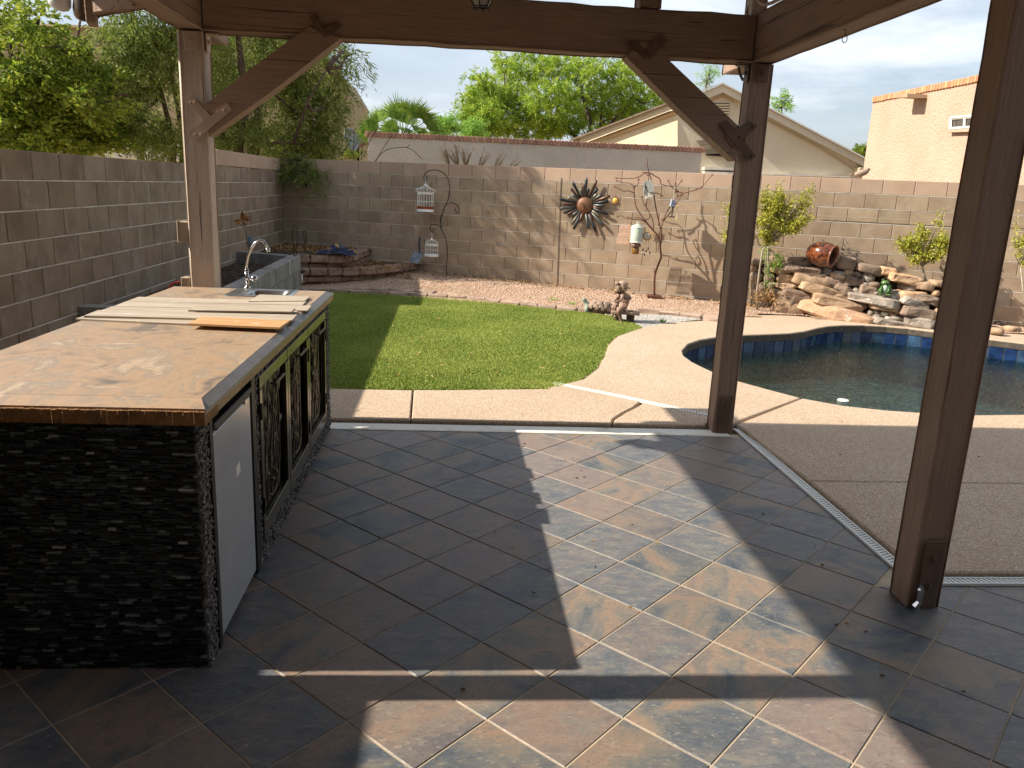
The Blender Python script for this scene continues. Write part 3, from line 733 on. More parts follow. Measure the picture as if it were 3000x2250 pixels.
# ------------------------------------------------------------------ terraces
def course(parent, line, z, hgt, L, seed, dep=.2):
    for i, (c_, a_, L_) in enumerate(walk(line, L)):
        nrm = Vector((-math.sin(a_), math.cos(a_)))
        obj('retaining_block', rough_block((L_, dep, hgt-.006), seed+i, .05, .02).mesh('retaining_block'), MT['retaining'], parent, (c_.x+nrm.x*dep/2, c_.y+nrm.y*dep/2, z+hgt/2), (0, 0, a_))
lt = thing('lower_retaining_wall', 'lower curved terrace of red brown retaining blocks in the far left corner', 'retaining wall', (-1.6, 12.3, 0))
def px_line(pts_, z): return [g(860+a/4.424, 680+b/4.424, z) for a, b in pts_]
ll = px_line([(-60, 600), (60, 600), (250, 602), (460, 597), (675, 592), (980, 578), (1240, 555), (1420, 540), (1600, 522), (1765, 497)], .15)
course(lt, ll, .085, .10, .27, 200)
course(lt, [(p_.x+.02, p_.y+.03) for p_ in px_line([(-60, 572), (60, 572), (345, 577), (570, 568), (780, 566), (985, 562), (1160, 546), (1335, 527), (1500, 505), (1655, 487), (1765, 470)], .19)], .187, .125, .275, 300)
ut = thing('upper_retaining_wall', 'upper short terrace of red brown retaining blocks under the blue cloth', 'retaining wall', (-1.9, 13, 0))
ul = px_line([(-40, 425), (75, 425), (285, 428), (490, 425), (690, 420), (840, 400), (950, 350), (1060, 310)], .34)
course(ut, ul, .275, .10, .27, 400)
course(ut, [(p_.x, p_.y+.03) for p_ in px_line([(-40, 398), (75, 400), (285, 408), (490, 410), (690, 405), (830, 375), (930, 330), (1050, 285)], .375)], .372, .13, .275, 500)
def fill(name, line, z, mat):
    pl = [(p_.x, p_.y+.1) for p_ in line]+[(line[-1].x, Yw(line[-1].x)+.05), (-2.95, Yw(-2.95)+.05), (-2.95, line[0].y+.1)]
    return tag(sheet(name, pl, z, mat), kind='structure')
fill('terrace_soil', ll, .29, MT['soil']); fill('terrace_soil', ul, .48, MT['soil'])
r = np.random.default_rng(21)
P1 = scatter([(-2.9, 12.4), (-.9, 12.4), (-.6, 13.4), (-2.9, 14.4)], 2200, 22, .305)
P2 = scatter([(-2.9, 12.9), (-1.6, 12.9), (-1.5, 13.8), (-2.9, 14.4)], 1700, 23, .495)
P = np.vstack([P1, P2])
tag(leaves('terrace_leaf_litter', P, .06, .02, MT['litter'], None, r.normal(size=P.shape)*[1, 1, .3], 24, .4), 'brown fallen leaves on the terraces in the left corner', 'leaf litter', kind='stuff')

# ------------------------------------------------------------------ left planter
pt = thing('block_planter', 'long raised planter of grey concrete blocks filled with dark soil along the left wall', 'planter', (-2.4, 9, 0))
MT['grey_block'] = gen('grey_planter_block', [S(96, 92, 88), S(126, 122, 116), S(146, 142, 136)], 4, .93, .4, 120, .004, rnd=.18, rand=19)
def bricks_run(A, B, z0, z1, T, L=.4064, hh=.2, mat=None):
    A = Vector(A); B = Vector(B); t_ = B-A; Ln = t_.length; t_.normalize(); an = math.atan2(t_.y, t_.x); z = z0; k = 0
    while z < z1-.02:
        h2 = min(hh, z1-z); s = -(k % 2)*L/2
        while s < Ln-.02:
            a, b = max(s, 0), min(s+L, Ln); p_ = A+t_*((a+b)/2)
            obj('planter_block', MB().box((0, 0, 0), (b-a-.006, T, h2-.006), ch=.004).mesh('planter_block'), mat or MT['grey_block'], pt, (p_.x, p_.y, z+h2/2), (0, 0, an)); s += L
        z += h2; k += 1
bricks_run((-2.02, 6.6), (-2.10, 11.1), 0, .6, .15, .2)
bricks_run((-2.93, 11.40), (-2.17, 11.02), 0, .6, .15)
bricks_run((-2.93, 6.55), (-2.09, 6.55), 0, .56, .15)
sheet('planter_soil', [(-2.93, 6.6), (-2.05, 6.6), (-2.1, 11.0), (-2.93, 11.35)], .44, MT['soil'], parent=pt)
P = scatter([(-2.93, 6.6), (-2.1, 6.6), (-2.18, 10.95), (-2.93, 11.25)], 5000, 31, .45)
o = octas('soil_clods', P, .016, gen('soil_clods', [S(44, 34, 28), S(92, 76, 60)], 30, 1, 0, 10, rnd=0), pt, 32); o['kind'] = 'stuff'

# ================================================================== PATIO COVER
pc = thing('patio_cover', 'large brown painted timber patio cover with posts, beams and diagonal braces', 'patio cover', (0, 5.2, 0))
def bolt(c, n_, parent, r=.011, mat='bracket'):
    R = Vector(n_).to_track_quat('Z', 'Y').to_matrix(); mb = MB(); mb.lathe([(r*1.7, 0), (r*1.7, .003), (r, .003), (r, .012), (0, .013)], c, 6, R); return mb.build('bolt', MT[mat], parent)
def post(x, y, z0, z1, w_, mat, seed, plates=True):
    p_ = beam('post', (x, y, z0), (x, y, z1), w_, w_, (0, 1, 0), MT[mat], pc, seed, .006, .003)
    return p_
mid = post(1.94, 5.27, 0, 2.44, .142, 'timber_z', 1)
big = post(1.99, 2.90, 0, 2.44, .142, 'timber_z', 2)
lft = post(-1.565, 5.275, 0, 2.44, .148, 'timber_old_lit', 3)
nl = post(-1.565, 2.33, 0, 2.44, .138, 'timber_z', 4)
nr2 = post(1.99, -1.0, 0, 2.44, .142, 'timber_z', 5)
# base plates
for (pp, px, py, hh) in ((mid, 1.942, 5.199, .27), (big, 1.992, 2.829, .30)):
    mb = MB(); mb.box((px, py-.006, hh/2+.004), (.08, .008, hh), ch=.002); b_ = mb.build('base_plate', MT['bracket'], pp)
    for zz in (.36, .76): bolt((px, py-.010, hh*zz), (0, -1, 0), b_ if False else pp, .010)
mb = MB(); q = [(2.0-.075, 2.815, .03), (1.955, 2.805, .09), (1.945, 2.80, .05), (1.94, 2.795, .015)]; mb.tube([(1.955, 2.823, .10), (1.95, 2.80, .095), (1.952, 2.80, .045), (1.94, 2.803, .02)], [.012, .014, .012, .016], 6)
mb.build('eye_hook', MT['chrome'], big)
# beams
fb = beam('front_beam', (-1.49, 5.27, 2.5825), (1.868, 5.27, 2.5825), .142, .278, (0, 0, 1), MT['timber_x'], pc, 11, .008, .006)
rb = beam('side_beam', (1.942, -2.0, 2.5875), (1.942, 5.80, 2.5875), .142, .288, (0, 0, 1), MT['timber_y'], pc, 12, .008, .004)
lb = beam('side_beam', (-1.566, -2.0, 2.5825), (-1.566, 5.78, 2.5825), .148, .278, (0, 0, 1), MT['timber_y'], pc, 13, .008, .005)
# gusset plates under the beams
for (p_, x_, s_) in ((lft, -1.564, 1), (mid, 1.942, -1)):
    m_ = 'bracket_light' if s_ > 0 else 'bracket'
    mb = MB(); mb.box((x_, 5.190, 2.385), (.075, .008, .105), ch=.003); mb.build('strap', MT[m_], p_); bolt((x_, 5.186, 2.385), (0, -1, 0), p_, .012, m_)
    mb = MB(); mb.box((x_+s_*.079, 5.27, 2.385), (.008, .075, .105), ch=.003); mb.box((x_+s_*.11, 5.27, 2.435), (.07, .075, .008), ch=.002); mb.build('strap', MT[m_], p_); bolt((x_+s_*.083, 5.27, 2.39), (s_, 0, 0), p_, .012, m_)
# braces
def brace(poly, mat, seed):
    P_ = [onY(x, y, 5.193) for x, y in poly]; mb = MB(); mb.prism(P_, (0, .135, 0)); return mb.build('brace', MT[mat], pc)
bl = brace([(604, 304), (735, 200), (868, 104), (905, 78), (998, 112), (800, 265), (613, 398)], 'timber_x', 1)
br_ = brace([(1834, 166), (1880, 122), (1940, 140), (1965, 181), (2180, 385), (2153, 472), (2000, 330)], 'timber_x', 2)
def strap_px(pts_, parent, mat, holes=(), Y=5.186):
    mb = MB(); mb.prism([onY(x, y, Y) for x, y in pts_], (0, .009, 0)); s_ = mb.build('strap', MT[mat], parent)
    for h_ in holes:
        q = onY(h_[0], h_[1], Y); bolt(q, (0, -1, 0), parent, .0065, mat)
sc4 = 4.148
def z4(l): return [(500+a/sc4, 60+b/sc4) for a, b in l]
strap_px(z4([(215, 1375), (290, 1465), (740, 1085), (690, 1010), (590, 1075), (575, 1100), (480, 1160)]), bl, 'bracket_light', z4([(300, 1385), (650, 1095), (370, 1385)]))
strap_px(z4([(205, 975), (270, 930), (490, 1165), (420, 1230)]), bl, 'bracket_light', z4([(290, 1000), (240, 1000)]), 5.1835)
def z5(l): return [(1350+a/2.458, 150+b/2.458) for a, b in l]
strap_px(z5([(2075, 500), (2140, 540), (1960, 700), (1895, 610)]), br_, 'bracket', z5([(2105, 545), (2010, 620)]))
strap_px(z5([(1860, 530), (1920, 500), (2130, 760), (2070, 790)]), br_, 'bracket', z5([(1890, 560), (2095, 755)]), 5.1835)
strap_px([(1836, 128), (1858, 113), (1895, 150), (1893, 175)], br_, 'bracket', [(1855, 133)], 5.187); strap_px([(1890, 150), (1935, 100), (1955, 118), (1905, 175)], br_, 'bracket', [(1937, 120)], 5.187)
strap_px([(905, 48), (925, 36), (945, 85), (930, 95)], bl, 'bracket', [(925, 55)], 5.187); strap_px([(935, 90), (990, 62), (1000, 80), (950, 108)], bl, 'bracket', [(980, 77)], 5.187)
# stub on the front beam, roof
beam('roof_stub', (1.19, 5.27, 2.722), (1.19, 5.27, 2.95), .14, .14, (0, 1, 0), MT['timber_z'], pc, 15)
beam('roof_stub', (1.89, 5.30, 2.722), (1.89, 5.30, 2.95), .10, .14, (0, 1, 0), MT['timber_old_lit'], pc, 16)
beam('roof_stub', (-1.2, 5.27, 2.722), (-1.2, 5.27, 2.95), .14, .14, (0, 1, 0), MT['timber_z'], pc, 17)
mb = MB(); mb.box((-.115, 1.2, 3.01), (4.71, 8.36, .10)); mb.build('roof_deck', MT['timber_y'], pc)
mb = MB(); mb.box((2.26, 1.2, 2.985), (.04, 8.40, .17)); mb.box((-2.49, 1.2, 2.985), (.04, 8.40, .17)); mb.box((-.115, 5.40, 2.985), (4.69, .035, .17)); mb.build('fascia', MT['timber_y'], pc)
for k in range(9): beam('rafter', (-1.5, -2.2+k*.9, 2.85+.0), (1.9, -2.2+k*.9, 2.85), .09, .235, (0, 0, 1), MT['timber_x'], pc, 20+k, segs=3) if k < 8 else None
# outrigger seen at the top left corner
ot = beam('outrigger', (-1.64, 4.62, 2.52), (-2.02, 4.95, 2.52), .085, .15, (0, 0, 1), MT['timber_x'], pc, 31)
mb = MB(); mb.box((-2.02, 4.95, 2.50), (.05, .16, .2), RZ(.3), ch=.004); mb.build('end_board', MT['timber_x'], pc)

fl = thing('floodlight', 'twin bulb floodlight fixture under the left end of the patio cover', 'floodlight', (-2.3, 5.0, 2.55))
a1 = onY(178, -8, 5.0); a2 = onY(250, 18, 5.0)
R = Vector((-.25, -.1, -.9)).normalized().to_track_quat('Z', 'Y').to_matrix()
MT['bulb_glass'] = gen('frosted_bulb', [S(205, 205, 205), S(232, 232, 232)], 3, .15, 0, 10)
mb = MB(); mb.lathe([(.022, -.10), (.03, -.06), (.052, -.01), (.06, .03), (.052, .055), (.03, .068), (0, .073)], a1, 18, R); mb.build('bulb', MT['bulb_glass'], fl, True)
R = Vector((.05, .25, -.9)).normalized().to_track_quat('Z', 'Y').to_matrix()
mb = MB(); mb.lathe([(.03, -.10), (.045, -.06), (.066, .0), (.07, .04), (.062, .06), (.04, .075), (0, .082)], a2, 18, R); mb.build('bulb_shell', gen('dark_metal_shell', [S(70, 62, 54), S(110, 98, 84)], 3, .3, 0, 10, metal=.6), fl, True)
mb = MB(); mb.tube([a1+Vector((.02, 0, .09)), a1+Vector((.08, 0, .12)), a2+Vector((0, -.02, .1)), a2+Vector((.3, -.1, .1))], .018, 8); mb.build('arm', MT['bracket'], fl)

ln = thing('hanging_lantern', 'small black framed lantern with frosted panes hanging at the top centre', 'lantern', (.12, 4.0, 2.42))
lc = onY(1410, 30, 4.0)
zb = lc.z+.01; R = RZ(.3)
prof = [(.034, zb), (.052, zb+.035), (.075, zb+.13)]
fr_ = MB(); pn = MB(); nn = 6
def hexp(rr, z, k): a = 2*math.pi*k/nn+.26; return Vector((lc.x+rr*math.cos(a), 4.0+rr*math.sin(a), z))
for k in range(nn):
    fr_.tube([hexp(rr, z, k) for rr, z in prof], .0035, 5)
    for rr, z in ((.036, zb+.004), (.052, zb+.035), (.076, zb+.13)): fr_.tube([hexp(rr, z, k), hexp(rr, z, k+1)], .003, 5)
    fr_.ball(hexp(.036, zb-.006, k), .005, n=6, m=4)
    q = [hexp(rr-.002, z, j) for (rr, z) in prof for j in (k, k+1)]
    pn.add(q, [(0, 1, 3, 2), (2, 3, 5, 4)])
fr_.lathe([(.085, zb+.13), (.05, zb+.18), (.012, zb+.21), (.006, zb+.22), (.006, 2.96)], (lc.x, 4.0, 0), 6)
fr_.build('frame', MT['black_metal'], ln); pn.build('glass', gen('frosted_pane', [S(150, 150, 140), S(172, 170, 160)], 4, .35, 0, 10), ln)

hk = thing('screw_hook', 'small dark screw hook under the sloping side beam at upper right', 'hook', (1.93, 3.9, 2.43))
q = g(2478, 88, 2.44); mb = MB(); mb.tube([q+Vector((-.02, 0, 0)), q, q+Vector((0, 0, -.02)), q+Vector((.012, 0, -.032)), q+Vector((.012, 0, -.05)), q+Vector((0, 0, -.06)), q+Vector((-.012, 0, -.05)), q+Vector((-.012, 0, -.038))], .0022, 5); mb.build('wire', MT['black_metal'], hk)
cdt = thing('beam_conduit', 'curved brown conduit loop on top of the corner above the middle post', 'conduit', (1.87, 5.2, 2.75))
mb = MB(); mb.tube([onY(2186, 42, 5.33), onY(2192, 22, 5.33), onY(2206, 4, 5.33), onY(2225, -15, 5.33)], .011, 8); mb.tube([onX(2215, -12, 1.86), onX(2228, 8, 1.86), onX(2240, 15, 1.86), onX(2262, 8, 1.86), onX(2290, -6, 1.86)], .011, 8)
mb.build('pipe', MT['bracket_light'], cdt, True)
mb = MB(); mb.tube([onY(2164, 195, 5.36), onY(2166, 210, 5.36), onY(2170, 222, 5.36), onY(2177, 236, 5.36)], .009, 8); mb.build('pipe', MT['bracket'], cdt, True)

# conduit and boxes on the left post
ec = thing('post_conduit', 'beige electrical conduit with junction boxes on the left weathered post', 'conduit', (-1.66, 5.28, 1.2))
MT['beige_metal'] = gen('beige_painted_metal', [S(150, 134, 112), S(168, 152, 130)], 6, .5, .1, 60, .002)
mb = MB(); mb.tube([(-1.652, 5.27, 1.30), (-1.652, 5.27, 2.44)], .012, 8); mb.tube([(-1.652, 5.27, .9), (-1.652, 5.27, 1.2)], .012, 8); mb.build('pipe', MT['beige_metal'], ec, True)
q = onY(538, 678, 5.24); mb = MB(); mb.box((-1.672, 5.26, q.z), (.062, .10, .125), ch=.004); mb.build('box', MT['beige_metal'], ec)
mb = MB(); mb.box((-1.706, 5.26, q.z), (.008, .115, .14), ch=.004); mb.build('cover', MT['beige_metal'], ec)
mb = MB(); mb.box((-1.685, 5.27, .94), (.055, .08, .06), ch=.004); mb.build('box', MT['beige_metal'], ec)
hs_ = thing('red_hose', 'orange red hose end with wires beside the left post foot', 'hose', (-1.8, 5.5, .9))
mb = MB(); mb.tube([onY(528, 826, 5.5), onY(512, 828, 5.5), onY(500, 835, 5.5), onY(494, 850, 5.5), onY(488, 880, 5.5)], .008, 6); mb.build('tube', gen('red_rubber', [S(170, 60, 40), S(190, 76, 52)], 4, .5, 0, 10), hs_, True)
mb = MB(); mb.tube([onY(515, 850, 5.55), onY(516, 815, 5.55), onY(535, 814, 5.55)], .003, 5); mb.build('wire', MT['black_metal'], hs_)

# ================================================================== COUNTER
ct_ = thing('outdoor_counter', 'long outdoor kitchen counter with slate look top, black stacked stone and metal doors', 'counter', (-1.2, 3.8, 0))
t = NT('slate_countertop'); v = t.coord((1.4, 1.0, 1)); f1 = t.noise(v, 3.4, 8, .68, .9); f2 = t.noise(t.coord((1, 2.2, 1), rot=(0, 0, .4)), 16, 6, .72, .4); f3 = t.noise(t.coord((3, 1.2, 1), rot=(0, 0, -.3)), 26, 5, .75)
c = t.ramp(f1, [S(104, 98, 92), S(150, 130, 110), S(172, 144, 116), S(142, 130, 116), S(184, 164, 140)], .36, .64)
c = t.mix(t.ramp(f2, [(0, 0, 0, 1), (.55, .55, .55, 1)], .42, .66), c, S(164, 134, 108))
c = t.mix(t.ramp(f3, [(0, 0, 0, 1), (.55, .55, .55, 1)], .56, .68), c, S(128, 118, 108))
c = t.mix(t.ramp(t.noise(t.coord((1.3, 3.5, 1), rot=(0, 0, -.55)), 3.2, 8, .78, .8), [(0, 0, 0, 1), (.75, .75, .75, 1)], .60, .67), c, S(208, 198, 180))
MT['ctop'] = t.bsdf(c, .40, 0, t.bump(f2, .3, .004), .5)
MT['cedge'] = gen('ochre_stone_edge', [S(112, 80, 44), S(150, 108, 62), S(96, 66, 38)], 9, .7, .9, 70, .012)
MT['bullnose'] = gen('blue_grey_bullnose', [S(100, 94, 90), S(134, 126, 118)], 10, .35, .4, 50, .006)
x0, x1, yn, yf = -1.72, -.78, 2.515, 5.13
# top slab with sink opening
sx0, sx1, sy0, sy1 = -1.235, -.985, 4.82, 5.07
mb = MB()
def tb(a, b, c_, d_): mb.box(((a+b)/2, (c_+d_)/2, .9085), (b-a, d_-c_, .033))
tb(x0, sx0, yn, yf); tb(sx1, x1, yn, yf); tb(sx0, sx1, yn, sy0); tb(sx0, sx1, sy1, yf)
mb.build('top_slab', MT['ctop'], ct_)
# bevelled borders
mb = MB(); mb.add([(x0, yn, .9245), (x1, yn, .9245), (-.745, 2.43, .912), (x0, 2.43, .912), (x0, yn, .89), (x1, yn, .89), (-.745, 2.43, .89), (x0, 2.43, .89)], [(0, 1, 2, 3), (3, 2, 6, 7), (0, 3, 7, 4), (1, 5, 6, 2), (4, 7, 6, 5)])
mb.build('front_border', MT['ctop'], ct_)
mb = MB(); y_ = 2.43; V = []
for y_, xx in ((2.43, -.745), (yf+.07, -.742)):
    V += [(x1, yn if y_ < 3 else yf, .9245), (xx, y_, .905), (xx, y_, .892), (x1, yn if y_ < 3 else yf, .892)]
mb.add(V, [(0, 1, 5, 4), (1, 2, 6, 5), (2, 3, 7, 6), (0, 3, 2, 1), (4, 5, 6, 7)]); mb.build('side_border', MT['bullnose'], ct_)
mb = MB(); mb.add([(x0, yf, .9245), (x1, yf, .9245), (-.742, yf+.07, .905), (x0, yf+.07, .912), (x0, yf, .89), (x1, yf, .89), (-.742, yf+.07, .89), (x0, yf+.07, .89)], [(0, 3, 2, 1), (3, 7, 6, 2), (0, 4, 7, 3), (1, 2, 6, 5), (4, 5, 6, 7)]); mb.build('back_border', MT['ctop'], ct_)
mb = MB(); R_ = random.Random(3)
nseg = 60
for i in range(nseg):
    xa = -1.72+(.975)*i/nseg; mb.box((xa+.008, 2.428+R_.uniform(-.0015, .0015), .882+R_.uniform(-.001, .001)), (.0172, .012, .046), ch=.0012)
mb.box((-1.235, 2.50, .8755), (.98, .13, .032)); mb.build('front_fascia', MT['cedge'], ct_)
mb = MB(); mb.box((-.752, 3.82, .877), (.012, 2.76, .029), ch=.002); mb.box((-.80, 3.82, .875), (.09, 2.75, .028)); mb.box((-1.24, 5.175, .877), (.97, .03, .029)); mb.build('side_fascia', gen('ochre_stone_side', [S(136, 108, 70), S(158, 130, 88)], 4, .5, .3, 50, .006), ct_)
# carcass
mb = MB(); mb.box((-1.25, 2.555, .43), (.88, .20, .855)); mb.box((-1.25, 4.15, .05), (.88, 2.0, .1)); mb.box((-1.25, 5.12, .43), (.88, .10, .855)); mb.box((-1.66, 3.8, .43), (.06, 2.6, .855)); mb.box((-1.25, 3.16, .43), (.86, .04, .855)); mb.build('carcass', MT['black_metal'], ct_)
# stacked stone skins
MT['mosaic'] = gen('black_split_stone', [S(16, 17, 17), S(44, 50, 50), S(84, 98, 96), S(136, 144, 140)], 1, .34, .8, 2.5, .004, stretch=(22, 22, 95), spots=(S(150, 154, 150), 1.3, .69), lo=.34, hi=.74, spec=.6)
MT['mosaic_grey'] = gen('grey_split_stone_edge', [S(54, 52, 50), S(104, 100, 96), S(150, 146, 140)], 40, .8, .6, 90, .004)
MOS = [gen('split_stone_%d' % i, [c1_, c2_], 40, .4, .6, 120, .003, spec=.6) for i, (c1_, c2_) in enumerate([(S(14, 15, 15), S(30, 32, 32)), (S(34, 38, 38), S(56, 62, 62)), (S(58, 68, 68), S(92, 104, 102)), (S(96, 104, 102), S(132, 138, 134)), (S(150, 150, 144), S(180, 180, 172))])]
def stack(A, B, z0, z1, nrm, name, mat, rowh=.0100, depth=(.004, .012), lens=(.018, .06), seed=0):
    A = Vector((*A, 0)); B = Vector((*B, 0)); t_ = (B-A); L = t_.length; t_.normalize(); rg = np.random.default_rng(seed); nrm = Vector((*nrm, 0))
    an = math.atan2(t_.y, t_.x); mb = MB(); z = z0
    while z < z1-.002:
        s = 0; h_ = min(rowh*rg.uniform(.85, 1.15), z1-z)
        while s < L:
            l_ = min(rg.uniform(*lens), L-s); d_ = rg.uniform(*depth)
            if l_ > .004:
                p_ = A+t_*(s+l_/2)+nrm*(d_/2-.002); mb.box((p_.x, p_.y, z+h_/2), (l_-.0012, d_+.004, h_-.0018), RZ(an+rg.uniform(-.04, .04)))
            s += l_
        z += h_
    me = bpy.data.meshes.new(name); me.from_pydata([tuple(q) for q in mb.v], [], mb.f); me.update()
    o = obj(name, me, mat[0] if isinstance(mat, list) else mat, ct_); o['kind'] = 'stuff'
    if isinstance(mat, list):
        for m_ in mat[1:]: me.materials.append(m_)
        pr = rg.choice(len(mat), len(mb.f)//6, p=[.50, .32, .13, .045, .005]); me.polygons.foreach_set('material_index', np.repeat(pr, 6).astype(np.int32))
    return o
stack((-1.72, 2.446), (-.782, 2.446), .0, .866, (0, -1), 'stacked_stone', MOS, .0092, (.002, .015), (.014, .05), seed=1)
stack((-.784, 2.44), (-.784, 2.535), .0, .866, (1, 0), 'stacked_stone_edge', MT['mosaic_grey'], .0085, (.002, .018), (.006, .02), seed=2)
stack((-.784, 3.155), (-.784, 3.21), .0, .86, (1, 0), 'stacked_stone_edge', MT['mosaic_grey'], .0085, (.002, .018), (.006, .02), seed=3)
stack((-.784, 3.21), (-.784, 5.17), .826, .863, (1, 0), 'stacked_stone_edge', MT['mosaic_grey'], .0085, (.002, .018), (.006, .02), seed=4)
stack((-.784, 3.21), (-.784, 5.17), .0, .10, (1, 0), 'stacked_stone_edge', MT['mosaic_grey'], .0085, (.002, .022), (.006, .025), seed=5)
stack((-.784, 5.00), (-.784, 5.17), .1, .826, (1, 0), 'stacked_stone_edge', MT['mosaic_grey'], .0085, (.002, .018), (.006, .02), seed=6)
# doors
MT['door_metal'] = gen('bronze_olive_metal', [S(66, 62, 48), S(92, 86, 66), S(78, 64, 50)], 3, .28, .06, 40, .002, metal=.75, spec=.6)
MT['relief'] = gen('aged_bronze_relief', [S(58, 50, 40), S(96, 86, 70)], 12, .35, .2, 60, .002, metal=.7)
MT['recess'] = gen('dark_bronze_panel', [S(34, 30, 24), S(52, 46, 36)], 8, .4, .1, 40, .002, metal=.5)
def relief(y0, y1, z0, z1, seed):
    rg = random.Random(seed); mb = MB(); X = -.787
    def leaf(y, z, a, s):
        u = Vector((0, math.cos(a), math.sin(a))); vv = Vector((0, -math.sin(a), math.cos(a))); c_ = Vector((X, y, z)); ex = Vector((.008, 0, 0))
        P_ = [c_, c_+u*s*.5+vv*s*.24, c_+u*s, c_+u*s*.5-vv*s*.24]
        mb.add([P_[0], P_[1]+ex*.2, P_[2]+ex*.6, P_[3]+ex*.2, c_+u*s*.5+ex*1.3], [(0, 1, 4), (1, 2, 4), (2, 3, 4), (3, 0, 4)])
        mb.tube([P_[0]+ex*.3, P_[1]+ex*.6, P_[2]+ex, P_[3]+ex*.6, P_[0]+ex*.3], .0022, 4)
    w_ = y1-y0
    for k in range(4):
        yb = y0+w_*(.25+.18*k); pts_ = [Vector((X+.004, yb, z0+.02))]; y_, z = yb, z0+.02; a = math.pi/2+rg.uniform(-.3, .3)
        zt = z1-.03-rg.uniform(0, .12)
        while z < zt:
            a += rg.uniform(-.35, .35); a = min(max(a, math.pi/2-.45), math.pi/2+.45)
            y_ += math.cos(a)*.05; z += math.sin(a)*.05; y_ = min(max(y_, y0+.03), y1-.03); pts_.append(Vector((X+.005, y_, z)))
            if rg.random() < .65: leaf(y_, z, a+rg.choice((-1, 1))*rg.uniform(.5, 1.1), rg.uniform(.05, .085))
        mb.tube(pts_, .0045, 5); leaf(y_, z, a, .08)
    # looping vine at the foot
    mb.tube([Vector((X+.006, y0+w_*(.5+.32*math.cos(q)), z0+.13+.10*math.sin(q))) for q in np.linspace(2.6, 6.6, 10)], .0055, 5)
    return mb
def door(y0, y1, z0, z1, hinge_side, seed, label=None):
    fw = .05; mb = MB(); X = -.776
    ym, zm = (y0+y1)/2, (z0+z1)/2
    mb.box((X, ym, z1-fw/2), (.022, y1-y0, fw), ch=.002); mb.box((X, ym, z0+fw/2+.01), (.022, y1-y0, fw+.02), ch=.002)
    mb.box((X, y0+fw*.4, zm), (.0218, fw*.8, z1-z0-2*fw-.02), ch=.002); mb.box((X, y1-fw*.4, zm), (.0218, fw*.8, z1-z0-2*fw-.02), ch=.002)
    d_ = mb.build('cabinet_door', MT['door_metal'], ct_)
    if label: d_['label'] = label
    mb = MB(); mb.box((X-.020, ym-.03, zm), (.006, y1-y0-.13, z1-z0-.10)); mb.build('panel', MT['recess'], d_)
    relief(y0+.05, y1-.10, z0+.08, z1-.06, seed).build('leaf_relief', MT['relief'], d_)
    mb = MB(); yh = ym; mb.tube([(X+.010, yh-.09, z1-.075), (X+.035, yh-.09, z1-.075), (X+.035, yh+.09, z1-.075), (X+.010, yh+.09, z1-.075)], .006, 6); mb.build('handle', MT['door_metal'], d_)
    for zz in (z0+.15, z1-.15):
        mb = MB(); mb.box((X+.012, (y1-.006 if hinge_side > 0 else y0+.006), zz), (.010, .014, .07)); mb.build('hinge', MT['black_metal'], d_)
door(3.225, 3.79, .105, .822, -1, 5, 'near metal door with vine relief and looping stem'); door(3.80, 4.36, .105, .822, 1, 9, 'middle metal door with leaf relief'); door(4.37, 4.985, .105, .822, 1, 14, 'far metal door with leaf relief')
# fridge frame and fridge
mb = MB(); mb.box((-.778, 2.555, .435), (.022, .032, .855)); mb.box((-.778, 3.125, .435), (.022, .055, .855)); mb.box((-.785, 2.84, .855), (.02, .6, .02)); mb.build('opening_frame', MT['black_metal'], ct_)
mf = thing('mini_fridge', 'white door mini fridge built into the near end of the counter', 'mini fridge', (-.9, 2.83, 0))
mb = MB(); mb.box((-1.05, 2.83, .43), (.45, .50, .80)); mb.build('cabinet', MT['black_metal'], mf)
MT['fridge_white'] = gen('worn_white_enamel', [S(150, 150, 150), S(168, 168, 168)], 2, .22, .03, 6, .004, spec=.6)
mb = MB(); mb.box((-.795, 2.83, .405), (.05, .505, .755), ch=.008); fd = mb.build('door', MT['fridge_white'], mf)
mb = MB(); mb.box((-.787, 2.83, .805), (.05, .505, .022), ch=.004); mb.box((-.768, 2.83, .792), (.012, .45, .012), ch=.003); mb.build('handle', MT['black_metal'], mf)
mb = MB(); q = onX(698, 1375, -.769); mb.box((-.7695, q.y, q.z), (.0012, .055, .045), RX(.15)); mb.build('sticker', MT['white_plastic'], fd)
q = onX(719, 1174, -.769); mb = MB(); mb.box((-.7675, q.y, q.z), (.005, .035, .024), ch=.002); mb.build('badge', MT['steel'], fd)

# sink and faucet
sk = MB(); zt = .9265
rim = [(-1.30, 4.775), (-.955, 4.775), (-.955, 5.10), (-1.30, 5.10)]
def rr_(x0, x1, y0, y1, r_, n_=5):
    P_ = []
    for cx, cy, a_ in ((x1-r_, y1-r_, 0), (x0+r_, y1-r_, 90), (x0+r_, y0+r_, 180), (x1-r_, y0+r_, 270)):
        for k in range(n_+1): a = math.radians(a_+90*k/n_); P_.append((cx+r_*math.cos(a), cy+r_*math.sin(a)))
    return P_
L1 = rr_(-1.33, -.945, 4.775, 5.115, .03); L2 = rr_(-1.325, -.95, 4.78, 5.11, .03); L3 = rr_(-1.225, -.992, 4.83, 5.062, .045); L4 = rr_(-1.215, -1.0, 4.84, 5.052, .04); L5 = rr_(-1.20, -1.02, 4.86, 5.035, .05)
n_ = len(L1); V = []
for Lp, z in ((L1, .9252), (L2, .931), (L3, .930), (L4, .915), (L5, .80)): V += [(x, y, z) for x, y in Lp]
F = [(k*n_+i, k*n_+(i+1) % n_, (k+1)*n_+(i+1) % n_, (k+1)*n_+i) for k in range(4) for i in range(n_)]+[tuple(4*n_+i for i in range(n_))]
sk.add(V, F); sko = sk.build('sink', MT['steel'], ct_, True)
